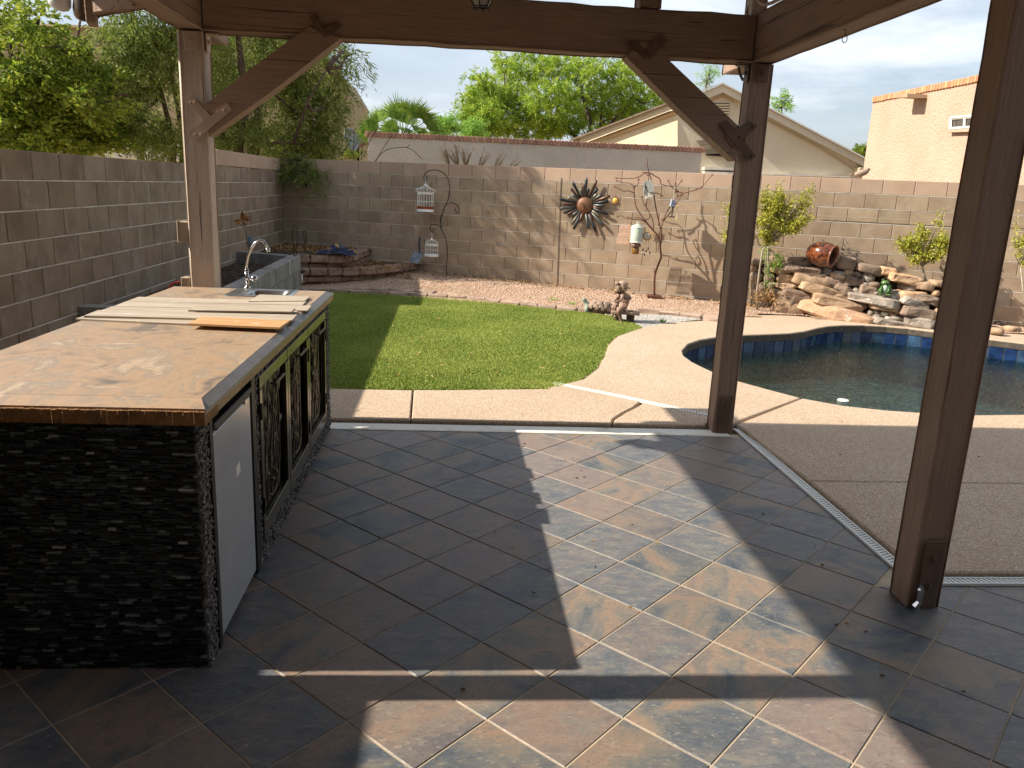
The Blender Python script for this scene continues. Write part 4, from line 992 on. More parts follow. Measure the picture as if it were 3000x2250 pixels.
fx0 = g(725, 843, .93); fb_ = Vector((fx0.x, fx0.y, .93))
mb = MB(); mb.lathe([(.0, 0), (.024, 0), (.022, .006), (.012, .01), (.0115, .02)], fb_, 14); P_ = [fb_+Vector((0, 0, z)) for z in (.01, .06, .12, .15)]
up = onY(722, 790, fb_.y)
base = fb_
arc = [(725, 843), (722, 815), (720, 793)]
P_ = [onY(x, y, fb_.y) for x, y in [(726, 840), (724, 815), (722.5, 795), (722, 775), (726, 752), (736, 728), (747, 712), (760, 704), (772, 707), (780, 718), (785, 735)]]
mb.tube(P_[:3], .0125, 10); mb.tube(P_[2:], .0085, 10); fct = mb.build('faucet', MT['chrome'], ct_, True)
mb = MB(); mb.tube([onY(784, 728, fb_.y), onY(787, 738, fb_.y)], .0135, 10); mb.ring(onY(722.5, 795, fb_.y), .0125, .004, 12, 5); mb.ring(onY(722.5, 789, fb_.y), .011, .003, 12, 5); mb.build('nozzle', MT['chrome'], fct, True)
kn = onY(745, 816, fb_.y-.01); mb = MB(); mb.tube([onY(726, 817, fb_.y), kn], .008, 8); mb.ball(kn, (.022, .018, .022), n=12, m=8); mb.build('knob', MT['chrome'], fct, True)

# planks on the counter
def plankmat(name, c1, c2, c3):
    t = NT(name); v = t.coord((1.2, 26, 1), 13); f = t.noise(v, 1.5, 5, .6, .4); c = t.ramp(f, [c1, c2, c3], .3, .7)
    c = t.mix(t.ramp(t.noise(t.coord((6, 14, 1), 3), 1.6, 5, .75), [(0, 0, 0, 1), (.7, .7, .7, 1)], .60, .68), c, S(222, 216, 204)); return t.bsdf(c, .55, 0, t.bump(f, .2, .002))
MT['plank'] = plankmat('greige_wood_plank', S(152, 138, 120), S(174, 160, 142), S(188, 176, 158)); MT['plank_o'] = plankmat('orange_wood_plank', S(176, 134, 86), S(194, 152, 104), S(204, 166, 122))
def plank(pl, z0, th, mat, label, grp=None):
    pl = [(p_[0], p_[1]) for p_ in pl]; o = slab(pl, z0, z0+th, .001).build('loose_plank', mat); tag(o, label, 'plank', grp); return o
def gq(l, z): return [g(x, y, z) for x, y in l]
zc = .9255; th = .009
plank([(-1.745, 3.835), (-.80, 3.735), (-.785, 3.90), (-1.735, 4.00)], zc, th, MT['plank'], 'lowest greige plank at the near edge of the stack on the counter')
plank([(-1.72, 3.86), (-.76, 3.90), (-.765, 4.07), (-1.725, 4.03)], zc+th+.001, th, MT['plank'], 'second greige plank lying over the nearest one on the counter')
plank([(-1.735, 4.045), (-.79, 4.085), (-.795, 4.255), (-1.735, 4.215)], zc, th, MT['plank'], 'middle greige plank of the stack with its pale right end')
plank([(-1.73, 4.225), (-.752, 4.275), (-.757, 4.45), (-1.735, 4.40)], zc, th, MT['plank'], 'greige plank reaching furthest right towards the counter edge')
plank([(-1.735, 4.41), (-.81, 4.462), (-.815, 4.63), (-1.735, 4.58)], zc, th, MT['plank'], 'farthest full length greige plank before the sink')
plank([(-1.30, 4.055), (-.80, 4.10), (-.803, 4.22), (-1.30, 4.17)], zc+2*th+.002, th, MT['plank'], 'short pale plank on top of the stack at its right end')
q = gq([(551.5, 946), (592, 925.6), (850, 938), (820.5, 958)], .955); plank([(p_.x, p_.y) for p_ in q], .944, .010, MT['plank_o'], 'short orange wood plank lying on top of the grey planks')
q = gq([(728, 884), (759.5, 864.5), (908.6, 870), (893, 883)], .935); plank([(p_.x, p_.y) for p_ in q], .932, .007, MT['plank'], 'small pale board lying just in front of the sink')

# ================================================================== THINGS AT THE BACK WALL
def wtube(mb, pts_, off, r_, n=5):
    mb.tube([onW(x, y, off if not hasattr(off, '__len__') else off[i]) for i, (x, y) in enumerate(pts_)], r_, n)
def smooth_pts(P_, k=3):
    o = []
    for i in range(len(P_)-1):
        p0 = P_[max(i-1, 0)]; p1 = P_[i]; p2 = P_[i+1]; p3 = P_[min(i+2, len(P_)-1)]
        for j in range(k):
            t_ = j/k; o.append(tuple(.5*((2*p1[m])+(-p0[m]+p2[m])*t_+(2*p0[m]-5*p1[m]+4*p2[m]-p3[m])*t_**2+(-p0[m]+3*p1[m]-3*p2[m]+p3[m])*t_**3) for m in range(2)))
    o.append(P_[-1]); return o
# shepherd hook
def zA(l): return [(1050+a/4.424, 480+b/4.424) for a, b in l]
sh = thing('shepherd_hook', 'tall wavy black iron garden hook stand with three arms against the back wall', 'garden hook', onW(1307, 815, .3))
mb = MB()
wtube(mb, smooth_pts(zA([(1143, 1485), (1140, 1350), (1155, 1140), (1130, 970), (1080, 850), (1060, 740), (1085, 640), (1125, 545), (1170, 440), (1185, 330), (1165, 210), (1100, 115), (980, 78), (890, 105), (852, 150), (850, 200), (868, 218), (885, 190), (888, 152)])), .25, .0075, 6)
wtube(mb, smooth_pts(zA([(1125, 560), (1140, 525), (1200, 502), (1270, 530), (1303, 580), (1300, 610), (1280, 635), (1262, 610), (1258, 580)])), .25, .007, 6)
wtube(mb, smooth_pts(zA([(1075, 840), (1040, 800), (990, 785), (940, 800), (928, 835), (945, 880), (962, 895), (968, 860), (960, 835)])), .25, .0065, 6)
wtube(mb, smooth_pts(zA([(1105, 570), (1115, 620), (1075, 700), (1090, 780), (1090, 820), (1070, 830), (1062, 800), (1075, 700), (1095, 600)])), .24, .004, 5)
mb.build('stand', MT['black_metal'], sh, True)
def cage(name, label, cx, ytop, ydome, ybody, ybot, hw, mat, off, dome, rust=False, grp=None, bars=18):
    top = onW(cx, ytop, off); d0 = onW(cx, ydome, off); b0 = onW(cx, ybody, off); bt = onW(cx, ybot, off)
    R_ = (onW(cx+hw, ybot, off)-onW(cx-hw, ybot, off)).length/2; c_ = Vector((bt.x, bt.y, 0))
    o = thing(name, label, 'bird cage', (bt.x, bt.y, bt.z), grp)
    mb = MB()
    zt_, zd, zbd, zb_ = top.z, d0.z, b0.z, bt.z
    for k in range(bars):
        a = 2*math.pi*k/bars; P_ = []
        for (f_, z) in dome(zbd, zd): P_.append(Vector((c_.x+R_*f_*math.cos(a), c_.y+R_*f_*math.sin(a), z)))
        mb.tube([Vector((c_.x+R_*.95*math.cos(a), c_.y+R_*.95*math.sin(a), zb_))]+P_, .0026, 4)
    mb.build('bars', mat, o)
    mb = MB(); mb.lathe([(R_*.955, zbd-.02), (R_*.97, zbd-.02), (R_*.97, zbd+.012), (R_*.955, zbd+.012)], c_, 20); mb.ring((c_.x, c_.y, (zb_+zbd)/2), R_*.955, .003, 20, 4)
    mb.build('band', mat, o)
    mb = MB(); mb.lathe([(0, zb_-.022), (R_*1.05, zb_-.022), (R_*1.05, zb_), (R_*.97, zb_+.022), (R_*.9, zb_+.022)], c_, 20); mb.build('base', mat, o)
    if rust:
        mb = MB(); mb.lathe([(R_*.98, zb_+.018), (R_*.99, zb_+.02), (R_*.985, zb_+.06), (R_*.96, zb_+.06)], c_, 20); mb.build('rust_band', gen('rusted_wire', [S(110, 48, 24), S(158, 84, 44)], 18, .9, .4, 60, .003), o)
    mb = MB(); mb.lathe([(R_*.22, zd-.005), (R_*.10, zd+.02), (.004, zd+.03), (.004, zt_-.02)], c_, 12); mb.ring((c_.x, c_.y, zt_-.012), .012, .003, 10, 4, RX(math.pi/2)); mb.build('finial', mat, o)
    return o
cage('bird_cage', 'larger white wire bird cage with rusty base hanging from the tall black hook', 1246, 524, 543, 565, 616, 22.5, MT['white_cage'], .25,
     lambda a, b: [(.95, a), (1.0, a+.012), (1.16, a+.028), (1.12, a+.055), (.8, a+.068), (.45, b-.028), (.18, b)], True, 'white bird cages on the hook stand')
cage('bird_cage', 'smaller white domed bird cage hanging on the lowest hook arm', 1264.5, 680, 702, 716, 747, 18.5, MT['white_cage'], .25,
     lambda a, b: [(.95, a), (.95, a+.008), (.9, a+.03), (.72, a+.055), (.45, b-.012), (.15, b)], False, 'white bird cages on the hook stand', 14)
# shovel
sv = thing('shovel', 'long handled shovel leaning on the back wall behind the bird cages', 'shovel', onW(1215, 762, .2))
mb = MB(); wtube(mb, zA([(918, 225), (860, 600), (795, 960)]), [.03, .10, .17], [.013, .014, .015], 8); mb.build('handle', gen('worn_wood_handle', [S(150, 136, 112), S(178, 164, 138)], 8, .8, .3, 60, .002), sv, True)
mb = MB(); wtube(mb, zA([(795, 955), (785, 1050), (795, 1120), (790, 1150)]), [.17, .19, .20, .20], [.017, .019, .014, .010], 8); mb.build('socket', gen('grey_steel_socket', [S(50, 50, 52), S(74, 74, 76)], 8, .5, 0, 10), sv, True)
A = [onW(x, y, o_) for (x, y), o_ in zip(zA([(730, 1130), (842, 1145), (835, 1185), (775, 1290), (665, 1275), (670, 1240)]), [.21, .19, .2, .28, .3, .29])]
mb = MB(); mb.prism(A, (-.0015, -.003, .001)); mb.build('blade', gen('worn_steel_blade', [S(84, 92, 104), S(120, 126, 134)], 12, .45, .1, 30, .002, metal=.4), sv)
# plant trellis stand at left
tr_ = thing('trellis_stake', 'thin black iron trellis stake rising behind the far end of the counter', 'trellis', g(866, 838, .1))
mb = MB(); Pq = (-2.0, 10.9, 0); Nq = (0, 1, 0)
def ty(l): return [onY(x, y, 10.9) for x, y in l]
def zB(l): return [(600+a/4.424, 380+b/4.424) for a, b in l]
for l in ([(1150, 2040), (1155, 1600), (1140, 1420), (1138, 1320), (1150, 1265), (1175, 1245), (1200, 1262), (1205, 1300)], [(1190, 2040), (1185, 1600), (1200, 1400), (1180, 1300)], [(1180, 1480), (1300, 1480), (1315, 1400), (1310, 1325), (1290, 1312), (1275, 1340), (1285, 1380), (1300, 1470)], [(1150, 1600), (1190, 1700), (1152, 1800), (1190, 1900)]):
    mb.tube(ty(smooth_pts(zB(l))), .0055, 5)
mb.build('stake', MT['black_metal'], tr_, True)
# cloth
cl_ = onW(990, 728, .55)
t, c, v = speck('blue_patterned_cloth', [S(10, 12, 26), S(18, 24, 48), S(36, 46, 82), S(150, 116, 50)], scale=9); m_ = t.bsdf(c, .9)
cp = [g(860+a/4.424, 680+b/4.424, .50) for a, b in [(360, 300), (450, 318), (560, 300), (640, 285), (670, 260)]]
mb = MB(); nx, ny = 16, 9; cx, cy = cp[2].x, cp[2].y+.12
rg = random.Random(5)
for j in range(ny):
    for i in range(nx):
        u = i/(nx-1)*2-1; vv = j/(ny-1)*2-1; rr2 = max(0, 1-u*u*.9-vv*vv*.7)
        mb.v.append((cx+u*.34+vv*.05, cy+vv*.2+u*u*.05, .505+.13*rr2**1.2*(1+.35*math.sin(7*u+2)*math.cos(3*vv))+rg.uniform(0, .012)))
for j in range(ny-1):
    for i in range(nx-1): mb.f.append((j*nx+i, j*nx+i+1, (j+1)*nx+i+1, (j+1)*nx+i))
tag(mb.build('crumpled_cloth', m_, None, True), 'crumpled dark blue and gold cloth lying on the upper terrace', 'cloth')
# outlet box + dried plant at the planter
ob = thing('outlet_box', 'small blue grey outlet box on the left wall above the planter', 'outlet box', onX(730, 705, -2.92))
q = onX(731, 704, -2.92); mb = MB(); mb.box((-2.905, q.y, q.z), (.05, .16, .11), ch=.004); mb.build('box', gen('blue_grey_plastic', [S(96, 110, 122), S(116, 130, 142)], 4, .5, 0, 10), ob)
mb = MB(); mb.tube([(-2.915, q.y+.03, q.z-.05), (-2.915, q.y+.03, .5)], .012, 6); mb.build('pipe', MT['beige_metal'], ob)
dp = thing('dried_flower_stake', 'rusty metal flower on a thin bent stake above the planter', 'garden stake', onY(725, 760, 9.6))
mb = MB(); mb.tube([onY(x, y, 9.6) for x, y in smooth_pts([(748, 790), (735, 745), (724, 715), (720, 680), (714, 665), (700, 655)])], .004, 5); mb.build('stem', MT['black_metal'], dp)
q = onY(709, 645, 9.6); rg = random.Random(3); mb = MB()
for k in range(9):
    a = rg.uniform(0, 6.28); L_ = rg.uniform(.06, .12); u = Vector((math.cos(a)*.8, rg.uniform(-.4, .4), math.sin(a))); u.normalize(); vv = u.cross(Vector((0, 1, 0))).normalized()*.02
    mb.add([q, q+u*L_*.5+vv, q+u*L_, q+u*L_*.5-vv], [(0, 1, 2, 3)])
mb.build('petals', gen('copper_petals', [S(110, 66, 34), S(170, 110, 56)], 14, .5, 0, 10, metal=.3), dp)
# irrigation risers
for (x, y, lb_, hh) in ((885, 830, 'dark headed pipe riser in front of the lower terrace', .14), (1059, 812, 'short white pipe stub standing in the gravel', .05)):
    q = g(x, y, .12); ir = thing('irrigation_riser', lb_, 'irrigation riser', q)
    mb = MB(); mb.tube([q, q+Vector((0, 0, hh))], .012, 8); mb.build('pipe', MT['white_plastic'], ir, True)
    if hh > .1:
        mb = MB(); mb.box(q+Vector((0, 0, hh+.03)), (.05, .05, .05), ch=.01); mb.tube([q+Vector((-.06, 0, hh+.05)), q+Vector((.05, 0, hh+.04))], .012, 6); mb.build('valve', MT['black_metal'], ir)

# ---- sun face sculpture
def zC(l): return [(1500+a/3.16, 460+b/3.16) for a, b in l]
sc_ = onW(1713, 601, .045); su = thing('sun_sculpture', 'large metal sun face with dark and copper rays mounted on the back wall', 'wall sculpture', sc_)
uT = WT; uN = Vector((-WN[0], -WN[1], 0)); uZ = Vector((0, 0, 1))
mats = [gen('ray_metal_%d' % i, cc, 7, .42, .1, 20, .002, metal=.55, rand=5) for i, cc in enumerate([[S(58, 62, 64), S(100, 102, 98)], [S(66, 50, 42), S(106, 78, 62)], [S(30, 32, 36), S(58, 60, 62)], [S(84, 80, 70), S(126, 118, 102)]])]
tips = zC([(690, 190), (785, 215), (795, 290), (790, 340), (830, 350), (910, 360), (895, 408), (855, 450), (820, 480), (885, 530), (815, 550), (850, 640), (745, 580), (775, 690), (705, 665), (630, 600), (570, 670), (550, 625), (560, 545), (515, 535), (478, 518), (440, 480), (465, 435), (443, 388), (515, 370), (560, 348), (540, 285), (560, 230), (635, 295), (662, 255), (710, 290)])
for k, (tx, ty_) in enumerate(tips):
    tip = onW(tx, ty_, .05); c_ = sc_; d_ = (tip-c_); L_ = d_.length; d_.normalize(); s_ = d_.cross(uN).normalized(); mb = MB(); V = []; m5 = 5
    st = c_+d_*.10
    for (pp, w_) in ((st, .013), (c_+d_*(L_*.9), .024), (c_+d_*L_, .016)):
        for q in range(m5+1):
            a = math.pi*q/m5; V.append(pp+s_*(w_*math.cos(a))+uN*(w_*.7*math.sin(a)))
    F = [(i*(m5+1)+q, i*(m5+1)+q+1, (i+1)*(m5+1)+q+1, (i+1)*(m5+1)+q) for i in range(2) for q in range(m5)]+[tuple(2*(m5+1)+q for q in range(m5+1)), tuple(range(m5+1))]
    mb.add(V, F); mb.build('ray', mats[(0, 1, 2, 3, 0, 1, 2)[k % 7]], su, True)
M3 = Matrix((uT, uZ, uN)).transposed()
cm = gen('copper_face', [S(100, 70, 50), S(126, 92, 68)], 6, .5, .15, 30, .003, metal=.25)
mb = MB(); mb.lathe([(.118, -.01), (.118, .012), (.10, .028), (.06, .040), (0, .044)], sc_, 28, M3); fc = mb.build('face', cm, su, True)
mb = MB()
def fp(x, y, z=.045): return sc_+uT*x+uZ*y+uN*z
mb.tube([fp(-.062, .03, .030), fp(-.045, .048, .036), fp(-.025, .045, .042), (fp(-.012, .03, .046)), fp(-.008, -.02, .052), fp(-.016, -.03, .05), fp(0, -.035, .054), fp(.016, -.03, .05)], .0045, 5)
mb.tube([fp(.01, .032, .046), fp(.025, .045, .042), fp(.045, .047, .036), fp(.062, .03, .03)], .0045, 5)
for sx in (-1, 1): mb.ball(fp(sx*.036, .024, .038), (.017, .008, .010), n=8, m=5); mb.tube([fp(sx*.056, .016, .034), fp(sx*.036, .010, .042), fp(sx*.018, .016, .044)], .003, 4)
mb.ball(fp(0, -.056, .040), (.026, .008, .007), n=8, m=5); mb.ball(fp(0, -.068, .038), (.020, .008, .006), n=8, m=5)
mb.tube([fp(-.035, -.055, .034), fp(0, -.085, .034), fp(.035, -.055, .034)], .003, 4)
mb.ring(sc_+uN*.012, .117, .006, 28, 5, M3); mb.build('features', gen('copper_face_lines', [S(110, 72, 48), S(140, 96, 66)], 6, .5, 0, 10, metal=.3), fc, True)

# ---- rebar garden tree with ornaments
def zD(l): return [(1780+a/5.925, 500+b/5.925) for a, b in l]
rt_ = thing('rebar_tree', 'rusty welded rebar tree sculpture standing on a steel plate by the back wall', 'metal tree', onW(1920, 868, .35))
OF = .32
mb = MB()
trunk = smooth_pts([(1917, 866), (1917, 835), (1919, 805), (1927, 780), (1936, 757)]+zD([(930, 1480), (915, 1300), (935, 1120), (905, 950), (865, 780), (840, 650), (815, 500), (790, 330), (755, 150), (720, 20), (700, -40), (690, -140), (705, -230)]))
mb.tube([onW(x, y, OF) for x, y in trunk], list(np.linspace(.017, .004, len(trunk))), 6)
for l in ([(910, 1230), (860, 1130), (740, 990), (620, 870), (500, 850), (330, 830), (240, 785), (175, 795)], [(900, 1180), (800, 1030), (640, 850), (500, 640), (470, 460), (460, 320), (430, 250), (370, 215), (270, 210), (160, 175)],
          [(460, 390), (370, 350), (280, 355), (190, 310), (125, 280)], [(460, 300), (490, 270), (535, 230), (540, 150)], [(800, 1000), (780, 850), (690, 660), (640, 590), (600, 500), (595, 455)], [(650, 600), (680, 540), (690, 480)],
          [(930, 1050), (960, 880), (1060, 660), (1200, 480), (1310, 395), (1420, 370), (1560, 320), (1650, 270), (1820, 75)], [(960, 880), (1080, 740), (1200, 560), (1290, 420)], [(1310, 395), (1240, 370), (1170, 370)], [(1220, 460), (1195, 330), (1180, 230)],
          [(1230, 360), (1120, 290), (1055, 175)], [(740, 35), (820, 90), (910, 150), (930, 230), (1050, 265), (1200, 265), (1285, 175)], [(720, 40), (650, 30), (560, 100), (420, 135), (150, 130)], [(790, 400), (860, 390), (945, 435)], [(640, 860), (720, 830), (735, 780)], [(650, 880), (560, 820), (430, 820), (355, 808)], [(1640, 285), (1600, 310), (1540, 325)], [(605, 20), (660, 45), (700, 80)]):
    off_ = OF+random.uniform(-.06, .06); P_ = smooth_pts(zD(l)); mb.tube([onW(x, y, OF+(off_-OF)*i/len(P_)) for i, (x, y) in enumerate(P_)], list(np.linspace(.009, .0045, len(P_))), 5)
    e = onW(*P_[-1], off_); mb.ring(e, .012, .0035, 8, 4, M3)
mb.build('branches', MT['rust'], rt_, True)
q = onW(1917, 868, OF); mb = MB(); mb.box((q.x, q.y, q.z-.0), (.22, .16, .03), RZ(-.2), ch=.003); mb.build('foot_plate', MT['rust'], rt_)
# birdhouse
bh = thing('birdhouse', 'weathered white tall birdhouse hanging near the top of the rebar tree', 'birdhouse', onW(1900, 570, .38))
def op(l, off): return [onW(x, y, off) for x, y in zD(l)]
ext = Vector((WN[0], WN[1], 0))*.09
mb = MB(); mb.prism(op([(660, 200), (720, 190), (800, 380), (780, 455), (720, 460), (650, 500), (640, 360)], .42), ext); mb.build('body', gen('weathered_white_wood', [S(150, 144, 130), S(200, 194, 180)], 14, .9, .5, 50, .004), bh)
mb = MB(); mb.prism(op([(645, 180), (770, 165), (810, 365), (720, 380)], .436), ext*.12); mb.prism(op([(640, 175), (660, 200), (632, 400), (612, 395)], .44), ext*1.1); mb.build('roof', gen('grey_wood', [S(120, 122, 120), S(176, 176, 170)], 10, .9, .4, 40, .004), bh)
q = onW(*zD([(665, 290)])[0], .43); mb = MB(); mb.ball(q, .012, n=8, m=5); q = onW(*zD([(690, 350)])[0], .43); mb.ball(q, .008, n=8, m=5); mb.build('entrance', MT['black_metal'], bh)
# small sun ornament
def small_sun(cx, cy, off, r0, label, disc_mat, ray_mat, nray=12, cat='sun ornament'):
    c_ = onW(cx, cy, off); o = thing('sun_ornament', label, cat, c_)
    mb = MB(); mb.ring(c_, r0, .006, 20, 5, M3); mb.build('rim', ray_mat, o, True)
    mb = MB(); mb.lathe([(0, -.004), (r0*.96, -.004), (r0*.8, .008), (0, .012)], c_, 18, M3); mb.build('disc', disc_mat, o, True)
    mb = MB()
    for k in range(nray):
        a = 2*math.pi*k/nray; L_ = r0*(1.1 if k % 2 else .75); d_ = uT*math.cos(a)+uZ*math.sin(a); s_ = uT*-math.sin(a)+uZ*math.cos(a)
        mb.tube([c_+d_*r0, c_+d_*(r0+L_*.5)+s_*.012, c_+d_*(r0+L_)-s_*.006], [.006, .004, .0015], 4)
    mb.build('rays', ray_mat, o); return o, c_
gold = gen('amber_glass', [S(196, 148, 60), S(220, 180, 96)], 5, .2, 0, 10)
o_, c_ = small_sun(1803, 588, .26, .052, 'small amber disc sun ornament beside the large metal sun face', gold, MT['rust'])
mb = MB(); mb.tube([c_-uZ*.09, c_-uZ*.2], .003, 4); mb.build('drop', MT['rust'], o_)
o_, c_ = small_sun(1896, 692, .44, .058, 'ring shaped sun wind chime with dangling weights on the rebar tree', gen('pale_glass', [S(160, 154, 140), S(190, 184, 168)], 6, .3, 0, 10), gen('brass', [S(150, 112, 56), S(180, 140, 76)], 6, .35, 0, 10, metal=.6), 10, 'wind chime')
mb = MB()
for k, (x, l_) in enumerate(((-.045, .13), (-.02, .2), (.005, .15), (.03, .11), (.06, .17))):
    mb.tube([c_+uT*x-uZ*.06, c_+uT*x-uZ*(.06+l_)], .0015, 4); mb.box(c_+uT*x-uZ*(.07+l_), (.02, .008, .035), ch=.003)
mb.build('dangles', MT['black_metal'], o_)
# flat cages on the tree
pc1 = MB(); 
def flat_cage(label, quad, mat, off, nb):
    P_ = op(quad, off); o = thing('bird_cage', label, 'bird cage', P_[0], 'wire cages on the rebar tree'); mb = MB()
    a, b, c2, d2 = P_; n_ = Vector((WN[0], WN[1], 0))*.06
    for dd in (Vector(), n_):
        for i in range(nb+1):
            f_ = i/nb; mb.tube([a.lerp(b, f_)+dd, d2.lerp(c2, f_)+dd], .0022, 4)
        for f_ in (0, .1, .45, .55, .92, 1): mb.tube([a.lerp(d2, f_)+dd, b.lerp(c2, f_)+dd], .003, 4)
    for q in P_: mb.tube([q, q+n_], .003, 4)
    top = a.lerp(b, .5); mb.tube([a, top+uZ*.03, b], .003, 4); mb.tube([top+uZ*.03, top+uZ*.09], .004, 5); mb.build('wires', mat, o); return o
flat_cage('pink cream flat wire cage hanging leftmost on the rebar tree', [(215, 960), (400, 950), (370, 1275), (150, 1255)], gen('pink_wire', [S(190, 150, 130), S(210, 172, 152)], 8, .6, 0, 10), .36, 8)
P_ = zD([(515, 870)])[0]
o_ = thing('mesh_lantern', 'mint white pierced metal lantern hanging on the rebar tree beside the pink cage', 'lantern', onW(*P_, .4))
cyl = onW(*zD([(512, 1080)])[0], .42); zt1 = onW(*zD([(512, 960)])[0], .42).z; zb1 = onW(*zD([(512, 1235)])[0], .42).z; Rr = .092
t = NT('pierced_mint_metal'); v = t.coord(); vo = t.n('ShaderNodeTexVoronoi'); vo.inputs['Scale'].default_value = 95; t.l(v, vo.inputs['Vector'])
c = t.ramp(vo.outputs['Distance'], [S(70, 72, 62), S(180, 190, 172)], .15, .35); mint = t.bsdf(c, .7)
mb = MB(); mb.lathe([(Rr, zb1), (Rr, zt1-.02), (Rr*.8, zt1+.005), (.02, zt1+.03)], (cyl.x, cyl.y, 0), 20); mb.build('shade', mint, o_, True)
mb = MB(); mb.lathe([(Rr*1.05, zb1-.015), (Rr*1.05, zb1+.005), (Rr*.98, zb1+.01)], (cyl.x, cyl.y, 0), 20, closed=True); mb.ring((cyl.x, cyl.y, zt1-.02), Rr, .005, 20, 5); mb.ring((cyl.x, cyl.y, zt1+.05), .018, .004, 10, 4, M3); mb.build('rim', MT['white_cage'], o_, True)
jr = thing('hanging_jar', 'amber glass jar with brown lid hanging below the mint lantern', 'jar', onW(1861, 725, .42))
q = onW(*zD([(485, 1380)])[0], .42); mb = MB(); mb.lathe([(0, -.055), (.048, -.055), (.056, -.03), (.054, .03), (.04, .045)], q, 16); mb.build('glass', gen('dark_amber_glass', [S(86, 56, 22), S(140, 100, 44)], 6, .15, 0, 10), jr, True)
mb = MB(); mb.lathe([(.05, .045), (.075, .05), (.075, .085), (.055, .105), (0, .108)], q, 16); mb.build('lid', gen('brown_lid', [S(92, 70, 58), S(130, 104, 90)], 4, .3, 0, 10), jr, True)
fd_ = thing('bird_feeder', 'small grey post shaped bird feeder hanging on the right branch of the rebar tree', 'bird feeder', onW(1968, 600, .36))
A = onW(*zD([(1140, 500)])[0], .36); B = onW(*zD([(1130, 615)])[0], .36); C2 = onW(*zD([(1110, 800)])[0], .36)
mb = MB(); mb.box(A.lerp(B, .5), (.07, .05, (A-B).length), RY(.1), ch=.006); mb.box(B, (.085, .06, .02), RY(.1), ch=.003); mb.build('house', gen('blue_grey_paint', [S(120, 130, 150), S(170, 174, 184)], 6, .7, 0, 10), fd_)
mb = MB(); mb.tube([B, C2], .012, 6); mb.box(C2, (.09, .05, .018), ch=.003); mb.build('perch', MT['bark'], fd_)
mb = MB(); mb.tube([onW(*zD([(1160, 270)])[0], .36), A], .002, 4); mb.build('cord', MT['white_cage'], fd_)
dc = thing('dream_chime', 'pale feathery string chime hanging at the far right branch of the rebar tree', 'wind chime', onW(1983, 605, .36))
mb = MB(); mb.tube(op([(1200, 620), (1205, 750), (1200, 820)], .36), .003, 4); mb.ball(onW(*zD([(1200, 835)])[0], .36), (.012, .01, .03), n=6, m=5); mb.ball(onW(*zD([(1225, 620)])[0], .36), (.05, .01, .012), n=8, m=4, nz=.2); mb.build('strings', gen('straw', [S(190, 160, 110), S(214, 190, 140)], 8, .8, 0, 10), dc)

# string across the right of the wall
mb = MB(); wtube(mb, [(2395, 632), (2600, 642), (2830, 652), (2990, 655)], .03, .0035, 4)
tag(mb.build('wall_cable', gen('pale_cable', [S(150, 136, 118), S(170, 156, 138)], 4, .7, 0, 10)), 'thin pale cable stretched along the sunlit right part of the wall', 'cable')
# dove
dv = thing('dove', 'grey brown dove perched on top of the back wall at right', 'bird', onW(2520, 518, -.07))
q = onW(2524, 507, -.07); R_ = RZ(math.atan2(uT.y, uT.x)); T3 = Matrix((uT, Vector((WN[0], WN[1], 0)), uZ)).transposed()
mb = MB(); mb.ball(q, (.10, .045, .045), T3@RY(-.3), 12, 8); mb.ball(q+uT*.075+uZ*.05, (.03, .025, .028), n=10, m=7); mb.tube([q+uT*.05+uZ*.01, q+uT*.075+uZ*.05], [.035, .022], 8)
mb.add([q-uT*.06+uZ*.0, q-uT*.19-uZ*.028+ext*.2, q-uT*.19-uZ*.028-ext*.2, q-uT*.06-uZ*.025], [(0, 1, 2), (1, 3, 2), (0, 2, 3), (0, 3, 1)]); mb.build('body', gen('dove_feathers', [S(132, 112, 94), S(164, 146, 126)], 10, .9, .3, 40, .003), dv, True)
mb = MB(); mb.tube([q+uT*.10+uZ*.05, q+uT*.125+uZ*.045], [.007, .001], 5); mb.tube([q-uZ*.03, q-uZ*.055], .004, 4); mb.build('beak', MT['black_metal'], dv)

# ---- garden statue: two children on a bench, and a tortoise
MT['bronze_resin'] = gen('brown_resin', [S(92, 68, 56), S(132, 104, 88), S(160, 134, 116)], 9, .55, .4, 30, .006)
MT['bronze_light'] = gen('pale_brown_resin', [S(130, 104, 90), S(172, 148, 130)], 12, .6, .4, 40, .006)
def skin(name, nodes, edges, mat, parent, sub=2):
    me = bpy.data.meshes.new(name); me.from_pydata([tuple(n_[0]) for n_ in nodes], edges, []); me.update(); me.materials.append(mat)
    o = bpy.data.objects.new(name, me); COL.objects.link(o); place(o, parent)
    m = o.modifiers.new('skin', 'SKIN'); m.use_smooth_shade = True
    for i, n_ in enumerate(nodes):
        s_ = me.skin_vertices[0].data[i]; rr3 = n_[1]; s_.radius = rr3 if hasattr(rr3, '__len__') else (rr3, rr3); s_.use_root = (i == 0)
    m2 = o.modifiers.new('sub', 'SUBSURF'); m2.levels = sub; m2.render_levels = sub; return o
SB = g(1838, 948, .01); YS = SB.y
def zE(l): return [(1690+a/8.193, 780+b/8.193) for a, b in l]
def sp(x, y, dy=0.): q = onY(*zE([(x, y)])[0], YS+dy); return q
st = thing('bench_statue', 'brown resin statue of a capped boy and a girl sitting on a small stone bench', 'statue', SB)
bx = sp(1365, 1130, .02); mb = MB(); mb.box((bx.x-.09, YS+.09, bx.z), (.36, .20, .038), RZ(-.25), ch=.006); mb.build('bench_seat', MT['bronze_light'], st)
